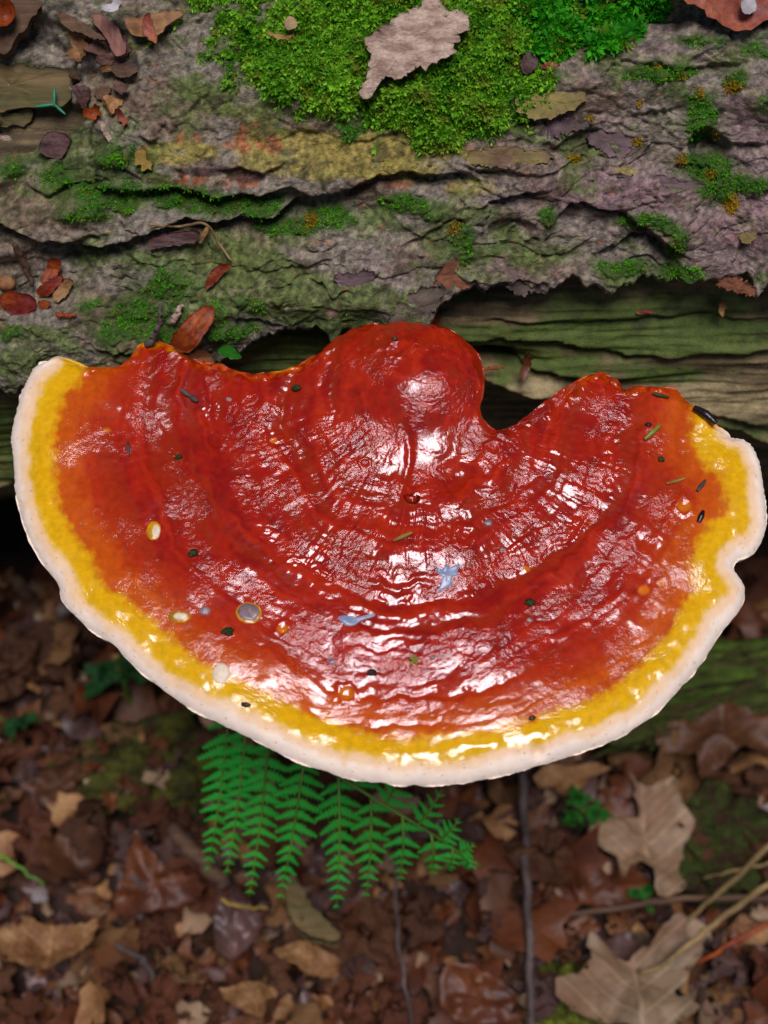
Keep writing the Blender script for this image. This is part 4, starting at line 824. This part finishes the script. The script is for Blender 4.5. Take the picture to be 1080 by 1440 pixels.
# ================================================================== bits lying on the fungus
def bit_line(name, x0, y0, x1, y1, r, mat, label, cat, mat2=None):
    p = np.array([(x0, y0), ((x0 + x1) / 2, (y0 + y1) / 2), (x1, y1)], float); P, n = cap_point(p[:, 0], p[:, 1], r * .8)
    o = local(obj(name, tube_mesh(name, P, [r * .6, r, r * .5], mat))); return tag(o, label, cat)
M_NEEDLE = flat_mat('green_needle', srgb(120, 140, 50), .4, .4, .3, 300, .0001, c2=srgb(150, 90, 40)); M_MOSSBIT = flat_mat('moss_bit', srgb(46, 62, 26), .6, .3, .4, 400, .0003); M_SEED = flat_mat('dark_seed', srgb(34, 20, 26), .3, .5, .3, 300, .0001)
bit_line('conifer_needle', 906, 619, 928, 599, .0010, M_NEEDLE, 'green conifer needle on the right wing of the fungus', 'needle')
bit_line('conifer_needle', 917, 555, 940, 560, .0007, M_MOSSBIT, 'dark green needle near the back of the right wing', 'needle')
bit_line('conifer_needle', 936, 681, 963, 674, .0007, M_NEEDLE, 'pale needle above the orange wart on the right', 'needle')
bit_line('conifer_needle', 980, 692, 992, 676, .0008, M_TWIG, 'grey needle at the edge of the yellow band on the right', 'needle')
bit_line('wood_sliver', 553, 762, 580, 750, .0008, M_OCHRE, 'small yellow sliver in the middle of the cap', 'splinter')
bit_line('wood_sliver', 255, 549, 268, 558, .0010, M_TWIG, 'dark sliver on the left wing', 'splinter')
bit_line('seed_husk', 268, 558, 278, 566, .0011, M_TWIG, 'dark husk touching the sliver on the left wing', 'husk')
bit_line('pointed_seed', 982, 735, 988, 720, .0011, M_SEED, 'black pointed seed beside the orange wart', 'seed')
bit_line('twig_bit', 180, 622, 181, 642, .0006, M_TWIG, 'thin dark twig bit at the left band', 'twig')
bit_line('twig_bit', 340, 991, 352, 993, .0009, M_BLACK, 'dark bit on the yellow band at lower left', 'twig')
bit_line('seed_scale', 976, 576, 1006, 598, .0017, M_SEED, 'dark purple seed scale stuck to the right back edge', 'seed')
def crumb_on(px, py, r, mat, label): return lump('debris_crumb', px, py, r * .8, r * .6, r * .4, mat, label, 'crumb', where='cap', seed=int(px), rough=.45, sink=.2)
crumb_on(418, 546, 8, M_MOSSBIT, 'green crumb left of the swollen stalk'); crumb_on(252, 643, 6, M_MOSSBIT, 'dark crumb in the middle of the left wing')
crumb_on(745, 848, 8, M_MOSSBIT, 'dark green crumb on the lower right of the cap'); crumb_on(320, 888, 9, M_MOSSBIT, 'dark crumb below the grey nodule')
crumb_on(522, 946, 7, M_BLACK, 'dark crumb at the bottom edge of the red'); crumb_on(748, 1010, 5, M_BLACK, 'black dot on the yellow band at lower right')
crumb_on(272, 779, 8, M_MOSSBIT, 'brown crumb right of the cream nodule'); crumb_on(930, 646, 6, M_MOSSBIT, 'small crumb below the green needle')
crumb_on(912, 598, 5, M_BLACK, 'tiny dark crumb above the green needle'); crumb_on(555, 480, 5, M_BLACK, 'dark crumb on top of the swollen stalk')
gs = obj('green_sprout', None, loc=tuple(cap_point(582, 930)[0][0])); tag(gs, 'tiny green star-shaped moss sprig on the lower cap', 'sprig')
for a_ in (20, 95, 150, 230, 320):
    e = np.array([math.cos(R_(a_)), math.sin(R_(a_)) * 1.2]) * .0022; obj('leaflet', tube_mesh('leaflet', np.array([[0, 0, .0004], e[0] * .5 * RIGHT + e[1] * .5 * UP + CN * .001, e[0] * RIGHT + e[1] * UP]), [.0004, .0005, .0001], M_NEEDLE), gs)

# ================================================================== FERN
M_FERN = flat_mat('fern_green', srgb(60, 202, 66), .45, .35, .3, 200, .0002, transl=.3, c2=srgb(40, 168, 52)); M_RACH = flat_mat('fern_stalk', srgb(96, 140, 40), .45, .35, .2, 200, 0)
def leaflet_mesh(seed):
    n = 8; t = np.linspace(0, 1, n); w_ = .25 * (1 - t * .93)**.75 * np.minimum(1, .72 + t * 2); g = np.random.default_rng(seed)
    V = [(t[i], .05 * t[i]**2, .05 * math.sin(t[i] * 3)) for i in range(n)]
    up = []; lo = []
    for i in range(n - 1):
        k = g.uniform(.85, 1.15)
        up += [(t[i] + .005, w_[i] * .5 + .05 * t[i]**2, -.02), (t[i] + .13, w_[i] * k * 1.1 + .02 + .05 * t[i]**2, -.05)]
        lo += [(t[i] + .005, -w_[i] * .5 + .05 * t[i]**2, -.02), (t[i] + .13, -w_[i] * k * 1.1 - .02 + .05 * t[i]**2, -.05)]
    V = V + up + lo; F = []
    for s_, b in ((1, n), (-1, n + 2 * (n - 1))):
        for i in range(n - 1):
            a, c = i, i + 1; u0, u1 = b + 2 * i, b + 2 * i + 1; u2 = b + 2 * i + 2 if i < n - 2 else c
            for f in ((a, c, u1), (a, u1, u0), (c, u2, u1)):
                if len(set(f)) == 3: F.append(f if s_ > 0 else f[::-1])
    return mesh_np('leaflet', np.array(V, float), np.array(F), M_FERN)
LEAFLETS = [leaflet_mesh(k) for k in range(4)]
from mathutils import Matrix
def make_fern():
    dep = .60
    rp = np.array([(180, 905), (250, 955), (310, 1000), (400, 1052), (470, 1088), (540, 1132), (600, 1168), (645, 1198), (678, 1220)], float)
    rd = np.array([.66, .635, .62, .608, .60, .598, .60, .606, .614])
    R = at_depth(rp[:, 0], rp[:, 1], rd)
    base = np.array([R[0][0] - .02, R[0][1] + .03, 0.0])
    root = obj('fern_frond', None, loc=tuple(base)); tag(root, 'bright green fern frond hanging out under the fungus rim', 'fern')
    pts = np.concatenate([[base, base + [.0, .0, .05]], R])
    obj('rachis', tube_mesh('rachis', pts - base, [.0014, .0012, .001, .0008, .0004], M_RACH), root)
    PIN = [((322, 1006), (291, 1229), 1.0), ((346, 1022), (318, 1232), 1.0), ((378, 1040), (350, 1262), 1.0), ((428, 1064), (393, 1267), .96), ((476, 1092), (473, 1281), .92), ((522, 1122), (514, 1264), .86), ((566, 1148), (562, 1240), .78), ((606, 1172), (608, 1232), .66),
           ((636, 1191), (630, 1224), .5), ((656, 1204), (654, 1222), .4),
           ((300, 992), (208, 905), .8), ((500, 1106), (520, 1060), .8), ((542, 1133), (572, 1062), .8), ((588, 1160), (621, 1110), .72), ((620, 1180), (646, 1150), .6), ((648, 1199), (667, 1186), .45)]
    rdf = lambda x: np.interp(x, rp[:, 0], rd)
    for (b, t, sc) in PIN:
        b = np.array(b, float); t = np.array(t, float); s0 = rdf(b[0])
        k = np.linspace(0, 1, 6); q = b[None] + (t - b)[None] * k[:, None] + np.stack([3 * np.sin(k * 3.1), 0 * k], -1)
        down = t[1] > b[1]
        C = at_depth(q[:, 0], q[:, 1], s0 + (.018 if down else -.006) * k**1.5 + .004 * np.sin(k * 3.1) * -1)
        L = np.linalg.norm(C[-1] - C[0])
        pn = obj('pinna', tube_mesh('pinna', C - base, [.0007, .0005, .0002], M_RACH, 6), root)
        npair = int(min(14, max(4, np.linalg.norm(t - b) / 15)))
        Cs = resample(C, 60, False); pxl = np.linalg.norm(t - b)
        for i in range(npair):
            f = (i + .7) / (npair + .3); c0 = Cs[int(f * 59)]; c1 = Cs[min(59, int(f * 59) + 3)]; tg = (c1 - c0) / (np.linalg.norm(c1 - c0) + 1e-9) if f < .95 else (Cs[-1] - Cs[-6]) / np.linalg.norm(Cs[-1] - Cs[-6])
            view = CAM - c0; view /= np.linalg.norm(view); sd_ = np.cross(view, tg); sd_ /= np.linalg.norm(sd_)
            ln = .0128 * sc * (1 - .84 * f**1.4) * (.75 + .25 * min(1, f * 6))
            for sg in (-1, 1):
                a = R_(72 - 26 * f + random.uniform(-9, 9)); ln = ln * random.uniform(.9, 1.1); e1 = tg * math.cos(a) + sd_ * sg * math.sin(a) - view * random.uniform(-.12, .4); e1 /= np.linalg.norm(e1)
                e2 = np.cross(view, e1); e2 /= np.linalg.norm(e2); e3 = np.cross(e1, e2)
                lf = obj('leaflet', LEAFLETS[(i + sg) % 4], pn); p = c0 - base
                lf.matrix_local = Matrix(((e1[0] * ln, e2[0] * ln * .86, e3[0] * ln, p[0]), (e1[1] * ln, e2[1] * ln * .86, e3[1] * ln, p[1]), (e1[2] * ln, e2[2] * ln * .86, e3[2] * ln, p[2]), (0, 0, 0, 1)))
    return root
make_fern()

# ================================================================== LEAF LITTER
LEAFMATS = [M_LBROWN, M_LRUST, M_LGREY, M_LPURP, M_TAN]
def litter_leaf_mesh(k, shape, mat, n=44, nr=6):
    g = np.random.default_rng(k); q = resample(np.array(shape, float), n); i = np.arange(n)
    q = q + .025 * np.stack([fbm(i / 4., i * 0 + k, 3, 7 + k), fbm(i / 4., i * 0 + 5 + k, 3, 9 + k)], -1)
    V = np.array([q * f for f in np.linspace(0, 1, nr + 1)[1:]]); a, b = V[..., 0], V[..., 1]
    ca = g.uniform(0, 3.14); cv = g.uniform(-.9, 1.5); z = cv * (a * math.cos(ca) + b * math.sin(ca))**2 + .26 * fbm(a * 2.6 + k, b * 2.6, 3, 60 + k) + g.uniform(-.25, .35) * np.abs(a) + .05 * fbm(a * 8, b * 8, 2, 80 + k)
    Vv = np.concatenate([[[0, 0, z[0].mean()]], np.stack([a, b, z], -1).reshape(-1, 3)]); j = (i + 1) % n
    return mesh_np('fallen_leaf', Vv, [grid_faces(nr, n, True) + 1, np.stack([i * 0, 1 + i, 1 + j], -1)], mat, attrs={'leaf_u': Vv[:, 0], 'leaf_v': Vv[:, 1]})
LM = []
for k in range(26):
    LM.append(litter_leaf_mesh(k, [MAPLE, OVAL, OAK, SCRAP, OVAL, SCRAP, OAK][k % 7], LEAFMATS[[0, 1, 0, 3, 1, 4, 0, 1, 2, 3][k % 10]]))
CNAME = {'brown_leaf': 'dull brown', 'rust_leaf': 'rust brown', 'bleached_leaf': 'bleached grey', 'purple_brown_leaf': 'purple brown', 'tan_leaf': 'tan'}
SNAME = ['lobed maple', 'oval', 'wavy-edged oak', 'broken', 'oval', 'broken', 'wavy-edged oak']
def where_name(px, py):
    if py < 1100: return 'in the shade left of the mossy stone' if px < 300 else 'in the shade under the right rim'
    if px < 290: return 'left of the fern tips' if py < 1290 else 'in the bottom left corner'
    if px < 560: return 'right under the fern tips' if py < 1290 else 'at the bottom edge below the fern'
    if px < 760: return 'beside the upright grey stem' if py < 1290 else 'at the bottom edge by the grey stem'
    return 'around the torn maple leaf' if py < 1290 else 'around the bleached maple leaf'
STONE = at_z(np.array(205.), np.array(1075.), .022)[:2]
def scatter_leaves():
    g = np.random.default_rng(77); n = 0; frag = []
    for k in range(5600):
        x = g.uniform(-.30, .30); y = g.uniform(-.27, .16); big = k < 1100
        z = (.004 + .030 * g.uniform()**2.2) if big else g.uniform(-.004, .014)
        sx_, sy_ = STONE; on = 1 - ((x - sx_) / .046)**2 - ((y - sy_) / .026)**2
        if on > 0 and not big:
            if g.uniform() < .55: continue
            z = .008 + .030 * math.sqrt(on)
        px, py = project(np.array([x, y, z]))
        if py < 800 or (230 < px < 900 and py < 880): continue
        if big and abs(px - 900) < 110 and 1120 < py < 1430 and g.uniform() < .6: continue
        ki = int(g.integers(26)); s = g.uniform(.016, .044) if big else g.uniform(.006, .017)
        rot = (g.normal(0, .42), g.normal(0, .42), g.uniform(0, 6.28)); loc = (x, y, z + float(ground_h(np.array(x), np.array(y))) - .006)
        if big and n < 298:
            if not (-40 < px < 1120 and py < 1480) and g.uniform() < .9: continue
            o = obj('fallen_leaf', LM[ki]); o.location = loc; o.rotation_euler = rot; o.scale = (s, s, s * g.uniform(.8, 1.3)); n += 1
            tag(o, 'dead %s %s leaf %s' % (CNAME[LM[ki].materials[0].name], SNAME[ki % 7], where_name(px, py)), 'leaf', 'dead leaves in the litter')
        else: frag.append((ki, Matrix.LocRotScale(Vector(loc), __import__('mathutils').Euler(rot), Vector((s, s, s)))))
    # crumbled leaf bits between the whole leaves: one mass per colour
    for mi, mat in enumerate(LEAFMATS):
        V = []; F = []; off = 0
        for ki, M in frag:
            if LM[ki].materials[0] != mat: continue
            me = SM[ki]; v = me[0] @ np.array(M.to_3x3()).T + np.array(M.translation); V.append(v); F.append(me[1] + off); off += len(v)
        if V: tag(obj('leaf_crumbs', mesh_np('leaf_crumbs', np.concatenate(V), np.concatenate(F), mat)), 'crumbled %s leaf bits between the whole leaves' % CNAME[mat.name], 'leaf litter', kind='stuff')
SM = {}
for ki in range(26):
    g_ = np.random.default_rng(ki); q_ = resample(np.array([SCRAP, OVAL, OAK][ki % 3], float), 12) * g_.uniform(.7, 1.2, (12, 1)); z_ = g_.normal(0, .12, 12)
    SM[ki] = (np.concatenate([[[0, 0, .1]], np.c_[q_, z_]]), np.array([(0, 1 + i, 1 + (i + 1) % 12) for i in range(12)]))
scatter_leaves()
def gleaf(poly, mat, label, z=.012, **k): return slab('fallen_leaf', poly, mat, label, 'leaf', where='ground', thick=.0005, lift=z, rough=k.pop('rough', .0022), veins=True, **k)
gleaf([(905, 1455), (880, 1440), (800, 1420), (780, 1385), (825, 1362), (824, 1320), (845, 1318), (866, 1345), (895, 1338), (940, 1300), (958, 1296), (960, 1318), (985, 1335), (980, 1352), (960, 1365), (965, 1385), (950, 1400), (985, 1418), (950, 1440)], M_LGREY, 'large bleached grey-tan maple leaf at the bottom right', .030, n=90, seed=61, jag=3, curl=.008)
gleaf([(886, 1086), (906, 1110), (930, 1100), (948, 1095), (952, 1130), (975, 1158), (965, 1185), (955, 1215), (958, 1260), (940, 1266), (925, 1262), (915, 1225), (890, 1215), (872, 1240), (868, 1205), (838, 1195), (828, 1165), (840, 1148), (880, 1150), (898, 1145), (893, 1115)], M_LGREY, 'tan maple leaf with a torn lobe in the right litter', .026, n=90, seed=62, jag=2.5, curl=.006)
gleaf([(925, 1022), (960, 1010), (1000, 1000), (1030, 990), (1060, 996), (1100, 1000), (1090, 1050), (1050, 1050), (1030, 1062), (1000, 1085), (985, 1090), (975, 1060), (940, 1050)], M_LBROWN, 'big brown maple leaf right of the fungus below the mossy branch', .045, n=80, seed=63, jag=3, curl=-.006)
gleaf([(160, 1290), (178, 1240), (190, 1172), (212, 1195), (245, 1228), (280, 1240), (290, 1262), (250, 1275), (210, 1280)], M_LRUST, 'rust coloured curled leaf left of the fern', .030, n=60, seed=64, jag=2, roll=(.5, .6))
gleaf([(0, 1315), (40, 1300), (100, 1302), (142, 1300), (110, 1340), (60, 1365), (10, 1350)], M_TAN, 'broad tan leaf at the left edge of the litter', .028, n=60, seed=65, jag=2.5, curl=.008)
gleaf([(305, 1275), (340, 1272), (368, 1290), (362, 1318), (330, 1348), (304, 1330)], M_LPURP, 'purple-grey leaf below the fern tips', .026, n=60, seed=66, jag=2, curl=.004)
gleaf([(385, 1340), (420, 1325), (475, 1345), (470, 1375), (420, 1362)], M_TAN, 'orange-tan curled leaf at bottom centre', .032, n=60, seed=67, roll=(1.2, .8))
gleaf([(620, 1370), (670, 1360), (740, 1415), (700, 1450), (630, 1430)], M_LRUST, 'reddish brown leaf at the bottom centre right', .026, n=60, seed=68)
gleaf([(310, 1390), (400, 1390), (405, 1425), (350, 1430)], M_TAN, 'pale brown flat leaf at the bottom edge', .026, n=60, seed=69)
gleaf([(805, 1215), (850, 1195), (910, 1235), (905, 1265), (820, 1270)], M_LRUST, 'dark brown wet leaf under the torn maple leaf', .014, n=60, seed=70)
gleaf([(660, 1160), (720, 1150), (745, 1200), (720, 1240), (670, 1215)], M_LBROWN, 'dull brown leaf right of the fern tip', .014, n=60, seed=71)
gleaf([(48, 1100), (70, 1080), (98, 1075), (104, 1110), (80, 1140), (58, 1130)], M_LBROWN, 'brown leaf standing in shade left of the mossy stone', .03, n=50, seed=72, tilt=(.2, -.3))
gleaf([(150, 1180), (110, 1170), (62, 1190), (80, 1240), (130, 1230)], M_LBROWN, 'brown leaf below the mossy stone', .02, n=50, seed=73, curl=.008)

def ground_stick(name, pts, zs, r, mat, label, cat):
    P = np.array([at_z(np.array(x), np.array(y), z) for (x, y), z in zip(pts, zs)]); return tag(local(obj(name, tube_mesh(name, P, r, mat, wob=.001))), label, cat)
ground_stick('grey_stem', [(733, 1060), (738, 1160), (742, 1260), (745, 1350), (748, 1460)], [.03, .035, .04, .04, .03], [.0022, .0022, .002, .0018], M_TWIG, 'upright dark grey stem crossing the litter right of the fern', 'stem')
ground_stick('grey_stem', [(556, 1200), (558, 1290), (566, 1360), (582, 1460)], [.03, .035, .035, .03], [.001, .001, .0008], M_TWIG, 'thin dark stem below the fern', 'stem')
ground_stick('dry_stalk', [(1130, 1140), (1040, 1230), (960, 1300)], [.10, .06, .02], [.0016, .0015, .001], M_STRAW, 'upper pale dry stalk at the right edge', 'stalk')
ground_stick('dry_stalk', [(1130, 1210), (1030, 1280), (940, 1350), (900, 1368)], [.10, .07, .04, .03], [.0017, .0016, .001], M_STRAW, 'long pale stalk crossing the bleached maple leaf', 'stalk')
ground_stick('dry_stalk', [(1090, 1212), (1030, 1225), (990, 1235)], [.04, .03, .02], [.0008, .0008, .0005], M_STRAW, 'thin straw between the two pale stalks', 'stalk')
ground_stick('brown_twig', [(755, 1287), (850, 1280), (950, 1265), (1100, 1262)], [.025, .03, .03, .03], [.0014, .0016, .0018], M_WOODB, 'long reddish brown twig lying across the right litter', 'twig')
ground_stick('brown_twig', [(980, 1355), (1040, 1320), (1100, 1290)], [.02, .03, .035], [.001, .0014, .0014], M_ORANGE, 'orange twig right of the bleached maple leaf', 'twig')
ground_stick('grey_stem', [(163, 1330), (205, 1352), (215, 1380)], [.03, .034, .03], [.0014, .0014, .001], M_TWIG, 'short grey twig in the lower left litter', 'twig')
ground_stick('grey_stem', [(165, 1228), (190, 1236), (205, 1250)], [.034, .036, .03], [.0016, .0016, .001], M_TWIG, 'curved grey twig over the rust leaf', 'twig')
ground_stick('herb_stalk', [(-10, 1195), (30, 1222), (64, 1246)], [.04, .04, .035], [.0010, .0010, .0008], M_RACH, 'thin green stem at the left edge of the litter', 'stem')
ground_stick('brown_twig', [(310, 1266), (340, 1275), (378, 1277)], [.04, .042, .04], [.001, .001, .0008], M_OCHRE, 'yellow-brown twig beneath the fern tips', 'twig')
ground_stick('wood_stick', [(240, 1165), (275, 1200), (318, 1248)], [.03, .03, .03], [.004, .0044, .004], M_WOODB, 'short thick brown stick beside the fern', 'stick')
slab('wood_piece', [(405, 1230), (420, 1240), (440, 1275), (476, 1310), (470, 1322), (440, 1318), (415, 1300), (400, 1262)], M_WOODG, 'pale weathered wood piece behind the fern tips', 'wood', where='ground', thick=.012, lift=.035, rough=.001, seed=81)
# small green plants in the litter
M_DGREEN = flat_mat('shade_darkened_leaf', srgb(28, 84, 30), .5, .4, .2, 160, .0003, transl=.2)  # leaf green with the shade under the cap put into its colour
def sprout(px, py, z, size, label, lobes=3, seed=0, name='seedling_plant', mat=M_GREEN):
    P = at_z(np.array(px), np.array(py), z); r = obj(name, None, loc=(P[0], P[1], 0)); tag(r, label, 'plant'); g = np.random.default_rng(seed)
    obj('stem', tube_mesh('stem', np.array([[0, 0, 0], [.002, .001, z * .5], [0, 0, z]]), [.0008, .0007, .0006], M_RACH), r)
    for k in range(lobes):
        a = g.uniform(0, 6.28) if lobes > 3 else k * 2.1 + g.uniform(-.3, .3) + seed; me = litter_leaf_mesh(100 + seed * 7 + k, [MAPLE, OVAL][seed % 2], mat, 36, 4)
        o = obj('leaf_blade', me, r, (math.cos(a) * size * .45, math.sin(a) * size * .45, z)); o.scale = (size, size, size * .5); o.rotation_euler = (g.normal(0, .2), g.normal(0, .2), a - 1.57)
sprout(820, 1140, .04, .014, 'small bright green leaf cluster below the rim on the right', 3, 2)
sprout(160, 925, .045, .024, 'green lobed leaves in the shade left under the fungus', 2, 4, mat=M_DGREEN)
sprout(0, 1010, .03, .022, 'green leaf at the left edge, its colour darkened for the shade', 1, 6, mat=M_DGREEN)
sprout(905, 1260, .02, .009, 'tiny seedling on the mossy soil by the pale stalks', 3, 3)
# mossy stone, mossy branch, moss on the soil
M_MSTONE = attr_mat('mossy_stone', .85, .2, (.55, 1.4), 120, .0025, 500)
def mossy_lump(name, px, py, z, rx, ry, rz, label, cat, seed, c1, c2, ang=0):
    P = at_z(np.array(px), np.array(py), z); th = np.linspace(.02, math.pi - .02, 40); ph = np.linspace(0, 2 * math.pi, 70, endpoint=False); T, Ph = np.meshgrid(th, ph, indexing='ij')
    D = np.stack([np.sin(T) * np.cos(Ph), np.sin(T) * np.sin(Ph), np.cos(T)], -1); k = 1 + .30 * fbm(D[..., 0] * 2.6 + seed + D[..., 2], D[..., 1] * 2.6 + D[..., 2], 5, 800 + seed, .7)
    V = D * k[..., None] * np.array([rx, ry, rz]); ca, sa = math.cos(ang), math.sin(ang); V = np.stack([V[..., 0] * ca - V[..., 1] * sa, V[..., 0] * sa + V[..., 1] * ca, V[..., 2]], -1)
    c = mixc(np.broadcast_to(c1, V.shape), c2, sstep(-.3, .5, fbm(D[..., 0] * 4, D[..., 1] * 4 + D[..., 2] * 2, 4, 850 + seed)))
    return tag(obj(name, mesh_np(name, V, grid_faces(40, 70, True)[:, ::-1], M_MSTONE, c), loc=(P[0], P[1], z - rz * .5)), label, cat)
mossy_lump('mossy_stone', 205, 1075, .022, .046, .026, .026, 'low moss-covered stone left of the fern in the shade', 'stone', 1, srgb(84, 84, 30), srgb(56, 52, 28))
mossy_lump('mossy_branch', 1040, 935, .05, .10, .016, .020, 'thick mossy branch under the right side of the fungus', 'branch', 2, srgb(72, 92, 28), srgb(60, 52, 28), .15)
mossy_lump('mossy_branch', 990, 990, .04, .07, .013, .014, 'thinner mossy branch in front of the thick one', 'branch', 3, srgb(66, 76, 28), srgb(66, 50, 30), .25)
mossy_lump('moss_mound', 800, 1410, .014, .022, .018, .010, 'yellow-green moss mound beside the bleached leaf', 'moss', 4, srgb(104, 110, 30), srgb(70, 70, 26))
mossy_lump('moss_mound', 1000, 1170, .014, .034, .030, .010, 'dark mossy hump of soil right of the torn maple leaf', 'moss', 5, srgb(56, 66, 22), srgb(58, 40, 26))
